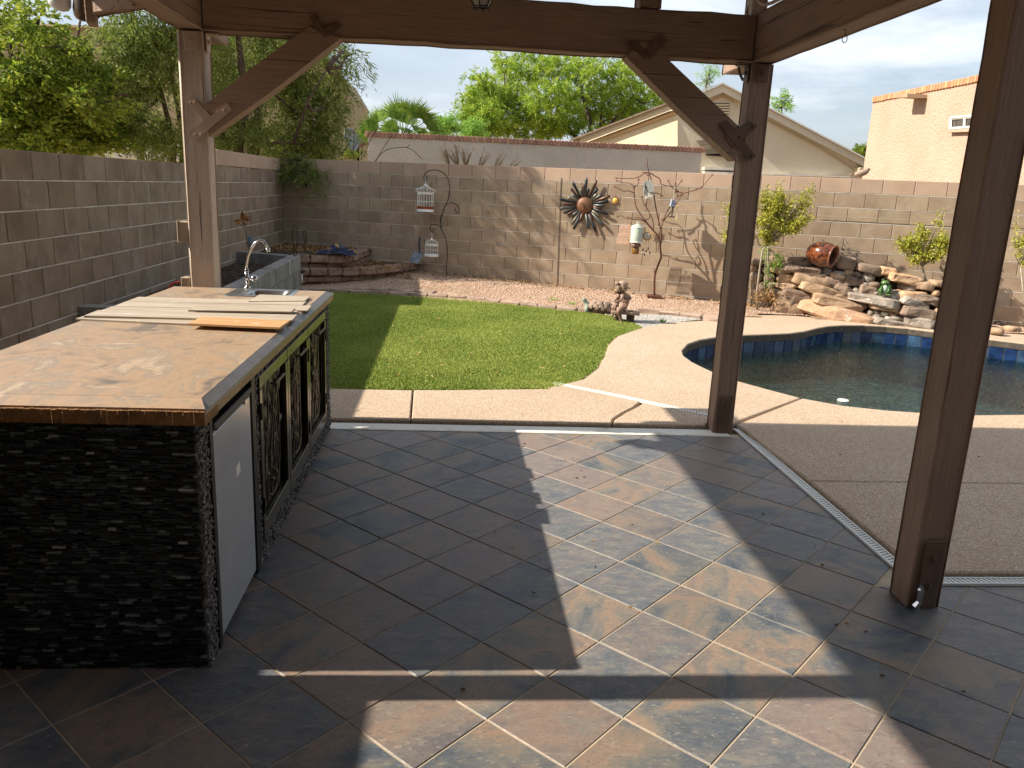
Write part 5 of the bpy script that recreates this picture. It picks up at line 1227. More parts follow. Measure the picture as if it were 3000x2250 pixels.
mb = MB(); q = sp(1310, 1270); mb.box((q.x, YS+.06, q.z), (.10, .13, .19), RZ(-.25), ch=.02); q = sp(1010, 1230); mb.box((q.x+.02, YS+.16, q.z), (.08, .10, .17), RZ(-.25), ch=.02); mb.build('bench_leg', gen('dark_resin', [S(52, 40, 32), S(84, 66, 52)], 14, .8, .8, 40, .01), st)
def N(x, y, dy, r_): return (sp(x, y, dy), r_)
boy = [N(1230, 1000, .05, (.062, .055)), N(1200, 860, .05, (.052, .044)), N(1170, 740, .045, (.046, .036)), N(1130, 660, .03, (.022, .022)), N(1110, 590, .02, .02),
       N(1080, 1010, .0, .036), N(990, 1060, -.03, .036), N(1030, 1180, -.02, .026), N(1060, 1290, -.02, .018), N(1070, 1340, -.02, .018), N(1000, 1365, -.05, .014),
       N(1110, 700, -.01, .021), N(1060, 820, -.03, .018), N(960, 860, -.04, .013), N(900, 865, -.04, .012),
       N(1255, 720, .07, .021), N(1290, 780, .02, .018), N(1180, 830, -.03, .014), N(1080, 860, -.05, .012),
       N(1100, 1040, .10, .034), N(1000, 1050, .09, .03), N(1010, 1180, .09, .022), N(1020, 1290, .09, .016), N(960, 1320, .08, .013)]
be = [(0, 1), (1, 2), (2, 3), (3, 4), (0, 5), (5, 6), (6, 7), (7, 8), (8, 9), (9, 10), (2, 11), (11, 12), (12, 13), (13, 14), (2, 15), (15, 16), (16, 17), (17, 18), (0, 19), (19, 20), (20, 21), (21, 22), (22, 23)]
bo = skin('boy_figure', boy, be, MT['bronze_resin'], st)
hd = sp(1090, 500, .02); mb = MB(); mb.ball(hd, (.058, .058, .062), RZ(.3), 14, 10); mb.ball(hd+Vector((-.045, -.03, -.022)), (.012, .012, .012), n=8, m=6)
mb.tube([hd+Vector((-.03, -.045, -.048)), hd+Vector((-.045, -.035, -.046))], .006, 5)
for dx_ in (-.03, -.052): mb.ball(hd+Vector((dx_, -.05 if dx_ > -.04 else -.028, -.004)), .007, n=6, m=5)
mb.build('head', MT['bronze_resin'], bo, True)
rg = random.Random(4); mb = MB()
for k in range(46):
    a = rg.uniform(0, 6.28); e_ = rg.uniform(-.7, .5); d_ = Vector((math.cos(a)*math.cos(e_), math.sin(a)*math.cos(e_), math.sin(e_)))
    if d_.x < -.55 and d_.y < 0 and e_ < .1: continue
    mb.ball(hd+d_*.056, (.018, .016, .014), n=6, m=4, nz=.15, seed=k)
mb.build('hair', MT['bronze_light'], bo, True)
mb = MB(); q = sp(1120, 420, .02); mb.ball(q, (.064, .062, .04), RY(.15), 14, 8); mb.ball(sp(1215, 510, .03), (.045, .035, .010), RY(.35), 12, 6); mb.ball(sp(965, 410, .0), (.03, .03, .02), n=10, m=6); mb.build('cap', MT['bronze_light'], bo, True)
girl = [N(960, 880, .17, (.05, .045)), N(985, 800, .17, (.042, .035)), N(1010, 720, .17, (.035, .03)), N(1035, 670, .17, .018),
        N(900, 920, .12, .026), N(860, 1000, .10, .019), N(875, 1080, .10, .016), N(870, 1160, .10, .018), N(835, 1205, .08, .016),
        N(950, 930, .08, .027), N(910, 1000, .05, .02), N(935, 1100, .05, .017), N(950, 1180, .05, .019), N(890, 1235, .03, .017),
        N(975, 740, .13, .016), N(930, 800, .1, .013), N(890, 850, .08, .011)]
ge = [(0, 1), (1, 2), (2, 3), (0, 4), (4, 5), (5, 6), (6, 7), (7, 8), (0, 9), (9, 10), (10, 11), (11, 12), (12, 13), (2, 14), (14, 15), (15, 16)]
go = skin('girl_figure', girl, ge, MT['bronze_resin'], st)
mb = MB(); mb.ball(sp(1040, 590, .15), (.045, .045, .05), n=12, m=8); mb.tube([sp(1000, 625, .1), sp(930, 640, .08), sp(890, 660, .07)], [.012, .008, .004], 5); mb.build('head', gen('dark_brown_resin', [S(52, 36, 28), S(88, 64, 52)], 9, .6, .3, 30, .005), go, True)
# tortoise
TB = g(1750, 921, .015); YT = TB.y+.1
to = thing('tortoise_statue', 'stone grey tortoise statue with raised head standing at the lawn edge', 'statue', TB)
def tp(x, y, dy=0.): return onY(*zE([(x, y)])[0], YT+dy)
cS = tp(580, 1010); 
mb = MB(); mb.ball(cS+Vector((0, 0, -.005)), (.185, .13, .10), RY(.12), 18, 10); mb.build('shell', gen('dark_shell_gap', [S(66, 56, 48), S(96, 84, 74)], 8, .9, .3, 30, .005), to, True)
sm = gen('brown_scute', [S(130, 108, 92), S(160, 138, 120)], 8, .8, .4, 40, .004, rnd=.15, rand=8)
Rt = RY(.12)
for (u0, e0, s0) in [(x_, y_, s_) for (y_, row_, s_) in ((.95, [(-.1), (.09)], .05), (.62, [-.14, -.05, .045, .135], .047), (.30, [-.165, -.10, -.03, .045, .115, .17], .036), (.08, [-.15, -.075, 0, .08, .15], .03)) for x_ in row_]:
    sx_q = u0/.185; cc = math.sqrt(max(0.02, 1-sx_q*sx_q)); yy = -.13*cc*math.cos(e0*1.4); zz = .10*cc*math.sin(e0*1.4)
    p_ = Vector((u0, yy, zz)); nrm = Vector((p_.x/.185**2, p_.y/.13**2, p_.z/.10**2)).normalized(); Rn = nrm.to_track_quat('Z', 'X').to_matrix()
    mb = MB(); mb.ball(cS+Rt@p_, (s0, s0*.92, .014), Rt@Rn, 8, 6, .75); mb.build('scute', sm, to, True)
tort = [(tp(340, 960), .035), (tp(270, 950), .038), (tp(225, 890), .036), (tp(190, 820), .033), (tp(150, 765), .034), (tp(235, 1020, -.06), .03), (tp(225, 1115, -.07), .03), (tp(330, 1080, -.02), .022), (tp(330, 1130, -.02), .018)]
skin('head_and_legs', tort, [(0, 1), (1, 2), (2, 3), (3, 4), (1, 5), (5, 6), (0, 7), (7, 8)], gen('grey_green_stone', [S(110, 120, 108), S(160, 166, 150)], 40, .9, .7, 90, .008), to)
mb = MB(); q = tp(700, 1100, .05); mb.ball(q, (.03, .03, .04), n=8, m=6); q = tp(480, 1130, .12); mb.ball(q, (.03, .03, .03), n=8, m=6); mb.ball(cS+Vector((0, 0, -.05)), (.15, .11, .03), n=12, m=6); mb.build('belly', gen('dark_belly', [S(60, 52, 44), S(84, 72, 62)], 8, .9, 0, 10), to, True)
# small weeds
for (x, y, s_) in ((1620, 885, .07), (1672, 895, .06), (1550, 880, .05), (1940, 945, .05)):
    q = g(x, y, .03); rg = np.random.default_rng(int(x)); P_ = np.array([[q.x, q.y, q.z]])+rg.normal(0, s_*.35, (60, 3))*[1, .6, .1]
    lb_ = {1620: 'tiny green weed on the lawn edging left of the tortoise', 1672: 'small weed in the edging just beside the tortoise head', 1550: 'faint low weed sprouting at the edging further left', 1940: 'small green tuft in the grey gravel by the statue'}[x]
    tag(leaves('weed', P_, s_, .008, MT['leaf_e'], None, np.tile([0, 0, 1.], (60, 1)), int(x), .9), lb_, 'weed')

# ================================================================== ROCK WATERFALL
rk = thing('rock_waterfall', 'stacked sandstone rock waterfall at the back of the pool', 'rock waterfall', (5.4, 10.6, 0))
P1 = np.array((4.6, 11.10, 0.0)); P2 = np.array((6.45, 9.98, 0.0)); P3 = np.array((5.3, 10.92, .76)); PNn = np.cross(P2-P1, P3-P1)
def onR(x, y, push=0.): 
    n_ = PNn/np.linalg.norm(PNn); n_ = n_ if n_[1] > 0 else -n_; return onP(x, y, P1+n_*push, n_)
def zF(x, y): return (2180+x/3.568, 680+y/3.568)
ST = [gen('sandstone_%d' % i, cc, 7, .85, .7, 30, .015, rnd=.2, rand=9, lo=.25, hi=.75, spots=sp_) for i, (cc, sp_) in enumerate([
    ([S(116, 94, 76), S(162, 134, 106), S(190, 164, 134)], (S(86, 66, 52), 5, .62)),
    ([S(88, 74, 64), S(128, 108, 92), S(156, 134, 114)], (S(60, 48, 42), 5, .6)),
    ([S(146, 116, 88), S(186, 150, 116), S(204, 174, 140)], (S(120, 96, 76), 4, .6)),
    ([S(108, 98, 88), S(144, 132, 120), S(172, 160, 146)], (S(204, 194, 180), 6, .6)),
    ([S(158, 124, 96), S(184, 148, 118), S(134, 108, 88)], (S(224, 216, 204), 4.5, .60)),
    ([S(204, 196, 170), S(224, 218, 196)], None)])]
ROCKS = [(460, 795, 270, 155, 8, 0), (990, 852, 820, 150, 8, 4), (1500, 942, 340, 70, 6, 3), (1830, 942, 290, 115, 3, 3), (1972, 880, 120, 85, 0, 2), (1810, 838, 340, 105, 3, 1), (1975, 975, 70, 60, 0, 0),
         (525, 700, 260, 90, 15, 1), (365, 690, 110, 45, 0, 1), (570, 652, 320, 92, 6, 1), (960, 738, 490, 125, 10, 0), (1230, 752, 140, 70, 35, 1), (1465, 782, 295, 62, 1, 0),
         (345, 632, 160, 66, 5, 1), (445, 565, 230, 66, 2, 0), (755, 597, 415, 100, 10, 0), (890, 565, 112, 72, 8, 5), (1010, 668, 190, 62, 5, 0), (1360, 702, 520, 90, 4, 3), (1545, 658, 160, 90, -6, 3), (1745, 655, 245, 76, -2, 2), (1900, 690, 275, 76, 7, 1), (1765, 736, 285, 90, 13, 3),
         (440, 482, 180, 98, 2, 0), (700, 506, 355, 108, 6, 0), (1060, 602, 235, 80, 20, 1), (1172, 612, 85, 60, 30, 3), (1285, 612, 165, 102, 5, 1), (1390, 640, 60, 42, 0, 3), (1362, 552, 110, 66, 0, 1), (1272, 543, 78, 42, 0, 3), (1735, 590, 130, 64, -6, 3), (1890, 562, 190, 80, 3, 0), (1680, 565, 130, 60, 0, 1),
         (600, 388, 385, 76, 3, 1), (380, 406, 215, 55, 5, 0), (102, 380, 72, 52, 0, 0), (130, 470, 130, 90, 0, 1), (262, 482, 110, 90, 0, 1), (866, 432, 92, 92, 20, 3), (990, 470, 175, 60, 4, 2), (965, 522, 225, 70, 8, 1), (1152, 516, 190, 92, 2, 1), (1302, 476, 132, 94, 15, 3), (1190, 446, 92, 62, 0, 1), (1100, 430, 100, 72, 0, 0), (1010, 438, 140, 56, 0, 3), (770, 450, 220, 50, 5, 1),
         (330, 308, 165, 100, 5, 0), (575, 305, 235, 86, -3, 1), (150, 312, 145, 76, -8, 1), (1080, 325, 180, 132, 8, 1), (1302, 388, 262, 92, 8, 1), (1505, 412, 150, 78, 5, 2), (1665, 492, 305, 96, 8, 2), (2005, 638, 80, 62, 0, 2), (2060, 545, 200, 70, 4, 0), (2080, 740, 200, 90, 0, 1), (2090, 850, 180, 100, 0, 0),
         (200, 572, 90, 90, 0, 1), (292, 562, 90, 80, 0, 1), (200, 655, 70, 60, 0, 1), (250, 400, 120, 60, 0, 1),
         (1325, 845, 72, 62, 10, 3), (1395, 878, 95, 44, 0, 3), (1468, 852, 82, 50, 0, 5), (1535, 842, 66, 42, 0, 1), (1615, 834, 76, 50, 0, 2), (1595, 898, 142, 54, 0, 3), (1500, 896, 74, 50, 0, 5), (1430, 900, 74, 34, 0, 3), (1390, 832, 90, 40, 30, 3), (1560, 868, 70, 34, 0, 2)]
TR = Matrix((uT, Vector((WN[0], WN[1], 0)), uZ)).transposed()
for i, (x, y, w_, h_, rot, mi) in enumerate(ROCKS):
    c_ = onR(*zF(x, y)); pxs = 3.568*FPX/((c_-Vector(CP)).dot(Vector(CF))); wm = w_/pxs; hm = h_/pxs; small = w_ < 150
    dep = min(max(wm*.55, .10), .30); rg = random.Random(i)
    R3 = TR@RZ(rg.uniform(-.25, .25))@RY(math.radians(rot+2)); q = c_+Vector((WN[0], WN[1], 0))*dep*.3
    mb = MB(); mb.ball((0, 0, 0), (wm*.53, dep, hm*.54), None, 16 if not small else 12, 9 if not small else 8, .66 if small else .36, .09 if small else .13, i)
    o = obj('stone', mb.mesh('stone', True), ST[mi], rk, q); o.rotation_euler = R3.to_euler()
    if not small: o.data.polygons.foreach_set('use_smooth', [False]*len(o.data.polygons)) if i % 4 else None
# dark core behind the stones
mb = MB(); nb_ = Vector((WN[0], WN[1], 0))
core = [onR(*zF(x, y), .16) for x, y in [(60, 900), (80, 330), (560, 290), (1150, 330), (1600, 460), (2060, 560), (2300, 700), (2300, 1000), (1700, 1000), (800, 960)]]
mb.add(core+[p_+nb_*.35+Vector((0, 0, -.02)) for p_ in core], [tuple(range(10)), tuple(range(10, 20))[::-1]]+[(i, (i+1) % 10, (i+1) % 10+10, i+10) for i in range(10)])
mb.build('rubble_core', MT['soil'], rk)
# loose rocks right of the big post
lr = thing('loose_rocks', 'few brown rocks on the deck right of the big post', 'rocks', g(2955, 965, .03))
for i, (x, y, w_, h_) in enumerate([(2925, 950, .16, .07), (2965, 966, .22, .06), (2918, 975, .16, .07), (2930, 930, .14, .06)]):
    q = g(x, y, .06); mb = MB(); mb.ball((0, 0, 0), (w_*.55, .09, h_*.7), None, 12, 8, .65, .08, i+50); o = obj('stone', mb.mesh('stone', True), ST[(1, 0, 0, 1)[i]], lr, q+Vector((0, 0, .01*i))); o.rotation_euler = (0, .1, .4*i)
# stone kerb of the spillway (grey)
# pot
pp_ = onR(2432, 752, -.0); 
cP = onW(2404, 725, .34)
ax = Vector((.62, -.70, -.12)).normalized(); Rp = ax.to_track_quat('Z', 'Y').to_matrix()
cM = onW(2442, 752, .55)
t = NT('amber_glazed_pot'); v = t.coord(); f = t.noise(v, 16, 4, .6, 1.5)
c = t.ramp(f, [S(36, 22, 20), S(74, 38, 24), S(120, 62, 30), S(190, 112, 56)], .36, .72); potm = t.bsdf(c, .12, 0, t.bump(f, .1, .004), .6)
Rm = .135
pot = thing('glazed_pot', 'large amber brown glazed pot lying on its side on the rocks', 'pot', cM)
mb = MB(); mb.lathe([(0, -.36), (.085, -.36), (.12, -.32), (.155, -.24), (.172, -.15), (.168, -.08), (.150, -.03), (.142, -.012)], cM, 28, Rp); mb.build('body', potm, pot, True)
mb = MB(); mb.lathe([(.142, -.02), (.158, -.012), (.16, .004), (.150, .010), (.132, .006), (.122, -.01)], cM, 28, Rp); mb.build('rim', gen('brown_rim_glaze', [S(110, 66, 50), S(140, 90, 70)], 8, .2, .05, 20, .003), pot, True)
mb = MB(); mb.lathe([(.122, -.01), (.12, -.05), (.14, -.15), (.12, -.28), (0, -.33)], cM, 28, Rp); mb.build('inside', gen('dark_pot_inside', [S(84, 52, 36), S(120, 78, 56)], 6, .5, 0, 10), pot, True)
# frog
fr0 = onR(2595, 842, -.12); fg = thing('frog_figurine', 'green glazed ceramic frog sitting on the rock waterfall', 'frog figurine', fr0)
t, c, v = speck('green_glaze', [S(44, 74, 38), S(74, 106, 58), S(108, 134, 86)], scale=12); gm = t.bsdf(c, .18)
u, n_, z_ = uT, Vector((WN[0], WN[1], 0)), uZ
def fq(a, b, c_): return fr0+u*a+n_*b+z_*c_
mb = MB(); mb.ball(fq(.01, .02, -.01), (.068, .065, .082), TR@RY(.2), 16, 12); mb.ball(fq(-.015, -.01, .062), (.058, .05, .034), TR, 14, 9)
for s_ in (-1, 1):
    mb.ball(fq(-.012+s_*.034, .0, .098), .017, n=10, m=8); mb.ball(fq(.0+s_*.058, -.01, -.05), (.034, .05, .036), TR, 10, 8); mb.tube([fq(-.01+s_*.045, -.04, .015), fq(-.02+s_*.05, -.075, -.03), fq(-.02+s_*.025, -.08, -.085)], [.018, .014, .011], 8)
    mb.ball(fq(-.01+s_*.045, -.075, -.09), (.036, .028, .012), TR, 10, 6)
mb.build('body', gm, fg, True)
mb = MB(); mb.ball(fq(-.012, -.042, -.02), (.036, .022, .055), TR, 12, 9); mb.build('belly', gen('pale_green_glaze', [S(150, 172, 150), S(190, 204, 186)], 14, .2, 0, 10), fg, True)
mb = MB()
for s_ in (-1, 1): MB().ball(fq(-.016+s_*.034, -.014, .102), (.009, .006, .009), TR, 8, 6).build('eye', MT['black_metal'], fg, True)

# ================================================================== SHRUBS
def shrub(name, label, base, pts_trunk, blobs, nleaf, L, W, mat, seed, off, bark='bark_grey', cat='shrub', group=None, stems=26, tr0=.018):
    o = thing(name, label, cat, base, group); rg = np.random.default_rng(seed); mb = MB()
    tp_ = [onW(x, y, off) for x, y in pts_trunk]; mb.tube(tp_, list(np.linspace(tr0, tr0*.55, len(tp_))), 7)
    Cn = []; top = tp_[-1]
    tot = sum(b[4] for b in blobs); pxm = FPX/((top-Vector(CP)).dot(Vector(CF)))
    for (bx_, by_, rx, ry, wgt) in blobs:
        c_ = onW(bx_, by_, off); k = int(nleaf*wgt/tot); nst = max(2, int(stems*wgt/tot))
        for s_ in range(nst):
            d_ = rg.normal(size=3); d_ /= np.linalg.norm(d_); e = np.array(c_)+d_*np.array([rx, (rx+ry)/2*.8, ry])/pxm*rg.uniform(.6, 1.1)
            m1 = np.array(top)*.45+e*.55+rg.normal(0, .03, 3)*[1, 1, .5]; mb.tube([top, Vector(m1), Vector(e)], [.006, .004, .0016], 4)
            q = rg.uniform(0, 1, (k//nst+1, 1)); seg = np.where(q < .35, m1+(e-m1)*(q*.9+.3), m1+(e-m1)*q); Cn.append(seg+rg.normal(0, .028, (len(q), 3)))
    mb.build('stems', MT[bark], o, True); Cn = np.vstack(Cn); leaves('foliage', Cn, L, W, mat, o, None, seed); return o
def zG(l): return [(2100+a/2.458, 480+b/2.458) for a, b in l]
shrub('citrus_shrub', 'yellow green standard shrub on a bare stem between middle post and glazed pot', onW(2218, 905, .5), zG([(290, 1060), (292, 900), (310, 750), (330, 620), (370, 575)]),
      [(2255, 570, 40, 42, 3), (2250, 640, 52, 45, 4), (2330, 640, 42, 32, 3), (2300, 590, 45, 35, 3), (2380, 585, 20, 14, .6), (2370, 640, 30, 14, 1), (2375, 540, 9, 16, .3), (2390, 530, 6, 12, .2), (2240, 690, 40, 22, 2)], 6500, .038, .022, MT['leaf_d'], 41, .50, cat='shrub', stems=70)
shrub('climbing_stem', 'slender leafy vine climbing beside the pale shrub stem at the rocks', onW(2240, 880, .45), zG([(345, 980), (345, 850), (350, 700), (365, 600)]),
      [(2285, 770, 10, 18, 1), (2262, 800, 16, 14, .8), (2250, 850, 10, 30, .7), (2243, 745, 12, 25, .8)], 420, .042, .018, MT['leaf_e'], 42, .42, stems=18, tr0=.008)
shrub('citrus_shrub', 'small green shrub behind the right end of the rock waterfall', onW(2712, 830, .3), zG([(1505, 850), (1490, 780), (1480, 740)]),
      [(2690, 700, 38, 30, 3), (2755, 720, 40, 34, 3), (2640, 708, 28, 8, .8), (2710, 665, 18, 18, .8), (2690, 745, 36, 22, 1.4), (2770, 690, 22, 16, 1), (2762, 612, 6, 10, .2)], 3600, .040, .023, MT['leaf_d'], 43, .34, stems=48)
shrub('citrus_shrub', 'sparse shrub at the right edge of the photo beyond the big post', onW(2998, 930, .5), [(3010, 930), (2998, 850), (2990, 780)],
      [(2985, 700, 22, 22, 1.5), (3020, 740, 30, 40, 3), (2975, 660, 10, 30, .4), (3030, 680, 30, 30, 2), (2975, 730, 14, 30, .6)], 900, .036, .020, MT['leaf_d'], 44, .5, stems=26)
shrub('citrus_shrub', 'thin yellowish shoots peeking out left of the middle post', onW(2150, 890, .4), [(2152, 890), (2150, 800), (2146, 740)],
      [(2130, 680, 18, 28, 2), (2135, 590, 10, 22, 1), (2140, 740, 16, 30, 1)], 620, .034, .018, MT['leaf_d'], 45, .4, stems=20, tr0=.01)
r = np.random.default_rng(50); q = onW(2240, 880, .5); P = np.array(q)+np.abs(r.normal(0, 1, (300, 3)))*[.0, 0, .07]+r.normal(0, .10, (300, 3))*[1, .8, .15]
tag(leaves('dry_brush', P, .09, .012, MT['litter'], None, None, 51), 'heap of dry brown twigs and leaves at the foot of the shrub', 'dry brush', kind='stuff')

# ================================================================== NEIGHBOURS
def zgh(P_, z): return [g(x, y, z) for x, y in P_]
A = g(1068, 380, 2.75); B = g(2068, 428, 2.75); nv = Vector((B.y-A.y, -(B.x-A.x), 0)).normalized()   # towards the camera
if nv.dot(A) > 0: nv = -nv
td = (B-A).normalized()
sw = thing('stucco_wall', 'grey beige stucco wall with a brick cap beyond the back wall', 'wall', (A.x, A.y, 0))
mid_ = (A+B)/2; Ls = (B-A).length; an = math.atan2(td.y, td.x)
mb = MB(); m_ = mid_-nv*.10; mb.box((m_.x, m_.y, .35), (Ls-.16, .18, 4.5), RZ(an)); mb.build('wall', MT['stucco_grey'], sw)
nb2 = 88; bl_ = Ls/nb2
me = MB().box((0, 0, 0), (bl_-.018, .24, .115), ch=.006).mesh('brick'); me.materials.append(MT['brick'])
for i in range(nb2):
    p_ = A+td*(i+.5)*bl_-nv*.10; obj('brick', me, None, sw, (p_.x, p_.y, 2.66+random.uniform(-.004, .004)), (0, 0, an))
mb = MB(); mb.box((m_.x, m_.y, 2.655), (Ls-.02, .20, .09), RZ(an)); mb.build('cap_mortar', MT['mortar'], sw)

# tall beige house behind the left trees
th_ = thing('tall_house', 'tall beige stucco house mostly hidden behind the left trees', 'house', (-8, 24, 0))
P_ = [onY(x, y, 24) for x, y in [(-400, 60), (50, 77), (420, 88), (880, 110), (975, 195), (1018, 268), (1022, 560), (-400, 560)]]
mb = MB(); mb.prism(P_, (0, 6, 0)); mb.build('wall', MT['stucco_beige'], th_)
mb = MB(); a, b, c_ = onY(-400, 57, 23.9), onY(880, 107, 23.9), onY(1020, 262, 23.9)
mb.tube([a, b], .07, 4); mb.tube([b, onY(975, 190, 23.9), c_], .07, 4); mb.build('roof_edge', gen('brown_roof_edge', [S(110, 92, 66), S(140, 120, 90)], 3, .9, 0, 10), th_)
# white roofed low shed glimpsed under the trees
lsd = thing('pale_carport', 'pale low roof glimpsed under the foliage above the left wall', 'carport', onY(330, 420, 18))
mb = MB(); q = [onY(x, y, 18) for x, y in [(300, 405), (520, 425), (520, 470), (300, 460)]]; mb.prism(q, (0, 3, 0)); mb.build('roof', MT['white_paint'], lsd)
# satellite dish
sd = thing('satellite_dish', 'grey satellite dish at the edge of the tall house beside the willow', 'satellite dish', onY(1032, 408, 22))
q = onY(1028, 408, 22); Rd = Vector((.85, -.5, .25)).normalized().to_track_quat('Z', 'Y').to_matrix(); mb = MB(); mb.lathe([(0, -.06), (.14, -.045), (.26, -.005), (.30, .02), (.295, .028), (.25, .005), (.13, -.035), (0, -.05)], q, 20, Rd); mb.build('dish', gen('grey_dish', [S(120, 124, 126), S(150, 154, 156)], 3, .5, 0, 10), sd, True)
mb = MB(); mb.tube([q-Vector((0, 0, .3)), q+Vector((.25, -.2, 0))], .012, 5); mb.tube([q, q-Vector((.25, 0, .4))], .02, 5); mb.build('arm', MT['black_metal'], sd)
# small terracotta topped parapet
hp = thing('cream_house_corner', 'sliver of a cream house with terracotta parapet beside the stucco wall', 'house', onY(1062, 430, 26))
mb = MB(); mb.prism([onY(x, y, 26) for x, y in [(1052, 430), (1075, 420), (1082, 560), (1056, 560)]], (0, 3, 0)); mb.build('wall', MT['stucco_cream'], hp)
mb = MB(); mb.prism([onY(x, y, 25.95) for x, y in [(1047, 426), (1072, 409), (1082, 409), (1082, 420), (1052, 432)]], (0, 3, 0)); mb.build('parapet', MT['brick'], hp)

# gabled cream house
gh = thing('gabled_house', 'cream gabled house with louvre vent behind the middle post', 'house', (8, 27, 0))
PA = onY(1985, 330, 25); nA = Vector((-.10, -.995, 0)).normalized(); nB = Vector((-.70, -.714, 0)).normalized()
def pa(x, y, off=0.): return onP(x, y, PA+nA*off, nA)
def pb(x, y, off=0.): return onP(x, y, PA+nB*off, nB)
backA = -nA*7; backB = -nB*7
mb = MB(); mb.prism([pa(x, y) for x, y in [(1985, 300), (2060, 272), (2118, 249), (2250, 320), (2541, 473), (2536, 600), (1985, 600)]], backA); mb.build('gable_wall', gen('pale_cream_stucco', [S(196, 184, 160), S(208, 196, 172)], 1, .95, .4, 30, .02), gh)
mb = MB(); mb.prism([pb(x, y) for x, y in [(1680, 406), (1962, 301), (1985, 298), (1985, 600), (1675, 600)]], backB*.6); mb.build('wing_wall', MT['stucco_cream'], gh)
rfm = gen('roof_shingle', [S(92, 78, 66), S(124, 106, 90)], 5, .9, .4, 20, .02)
def rake(pts_, fn, wpx, mat, name, off0, off1, back):
    up_ = [fn(x, y, off1) for x, y in pts_]; dn = [fn(x, y+wpx, off1) for x, y in pts_[::-1]]; mb = MB(); mb.prism(up_+dn, (fn(*pts_[0], off0)-fn(*pts_[0], off1)).normalized()*back); return mb.build(name, mat, gh)
rake([(2060, 270), (2118, 246), (2250, 317), (2542, 470)], pa, 24, gen('pale_barge', [S(186, 176, 154), S(200, 190, 168)], 1, .9, 0, 10), 'barge_board', 0, .25, .26)
rake([(2050, 266), (2118, 241), (2252, 312), (2545, 466)], pa, 5, gen('white_drip_edge', [S(196, 192, 184), S(214, 210, 202)], 1, .7, 0, 10), 'drip_edge', 0, .32, 7.3)
rake([(1668, 409), (1962, 297), (1990, 290)], pb, 5, rfm, 'roof', 0, .35, 4.5)
rake([(1700, 402), (1960, 304), (1985, 300)], pb, 22, MT['stucco_cream'], 'barge_board', 0, .22, .23)
rake([(1775, 400), (1985, 322)], pb, 9, gen('tan_moulding', [S(190, 160, 118), S(206, 176, 134)], 2, .9, 0, 10), 'moulding', 0, .08, .09)
rake([(2085, 292), (2118, 280), (2150, 298)], pa, 4, gen('tan_moulding_line', [S(180, 150, 110), S(196, 166, 126)], 2, .9, 0, 10), 'moulding', 0, .04, .05)
rake([(2250, 352), (2400, 430), (2540, 520)], pa, 4, gen('shadow_moulding', [S(176, 156, 126), S(190, 170, 140)], 2, .9, 0, 10), 'moulding', 0, .03, .04)
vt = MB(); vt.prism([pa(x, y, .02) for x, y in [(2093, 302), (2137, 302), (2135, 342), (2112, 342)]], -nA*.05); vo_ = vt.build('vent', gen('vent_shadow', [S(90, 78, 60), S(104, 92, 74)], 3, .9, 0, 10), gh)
mb = MB()
for k in range(5):
    y_ = 305+k*7.6; mb.prism([pa(x, y, .06) for x, y in [(2094, y_), (2136, y_), (2136, y_+4.5), (2095, y_+4.5)]], -nA*.03)
mb.build('louvres', MT['stucco_cream'], vo_)
mb = MB(); mb.prism([pa(x, y, .05) for x, y in [(2068, 455), (2145, 461), (2145, 440), (2110, 425), (2068, 440)]], -nA*.08); mb.build('window', MT['black_metal'], gh)
aw = MB()
for k in range(8):
    f_ = k/8; aw.prism([pa(x, y, .1+.05*k) for x, y in [(2041+4*k, 412+5*k), (2085+8*k, 408+5*k), (2150, 436+4*k), (2150, 440+4*k), (2085+8*k, 412+5*k), (2041+4*k, 416+5*k)]], -nA*.04)
aw.build('awning', gen('striped_brown_awning', [S(104, 92, 76), S(136, 122, 102)], 2, .8, 0, 10), gh)
mb = MB(); mb.prism([pa(x, y, .3) for x, y in [(2064, 489), (2160, 492), (2160, 500), (2064, 497)]], -nA*.3); mb.prism([pa(x, y, .3) for x, y in [(2064, 502), (2160, 505), (2160, 511), (2064, 508)]], -nA*.3); mb.prism([pa(x, y, .3) for x, y in [(2230, 508), (2490, 516), (2490, 520), (2230, 512)]], -nA*.3); mb.build('ledge', MT['white_paint'], gh)
mb = MB(); q = pa(2520, 500, .1); mb.box(q, (.25, .3, .18), ch=.02); mb.box(pa(2528, 502, .28), (.05, .05, .05)); mb.build('scupper', MT['stucco_cream'], gh)

# orange house at right
Z0 = 4.1; A = g(2560, 285, Z0); B = g(2870, 220, Z0); td2 = (B-A).normalized(); B2 = A+td2*9.; n2 = Vector((td2.y, -td2.x, 0)); n2 = n2 if n2.dot(A) < 0 else -n2
oh = thing('orange_house', 'orange stucco flat roofed house with a brick parapet at right', 'house', (A.x, A.y, 0))
mb = MB(); pl = [Vector((A.x, A.y, -1.9)), Vector((B2.x, B2.y, -1.9)), Vector((B2.x, B2.y, Z0-.12)), Vector((A.x, A.y, Z0-.12))]; mb.prism(pl, -n2*6); mb.build('wall', MT['stucco_lit'], oh)
an2 = math.atan2(td2.y, td2.x); bl2 = .105; nbk = int(7.4/bl2)
me = MB().box((0, 0, 0), (bl2-.012, .26, .125), ch=.006).mesh('brick'); me.materials.append(gen('orange_brick', [S(176, 122, 88), S(200, 146, 108)], 6, .9, .3, 80, .004, rnd=.3, rand=23, hue=.02))
for i in range(nbk):
    p_ = A+td2*(i+.5)*bl2-n2*.09; obj('brick', me, None, oh, (p_.x, p_.y, Z0-.06+random.uniform(-.004, .004)), (0, 0, an2))
def oo(x, y, off=0.): return onP(x, y, A+n2*off, n2)
q = oo(2700, 288, .2); mb = MB(); c1, c2_, c3, c4 = oo(2679, 279), oo(2717, 277), oo(2717, 288), oo(2679, 290)
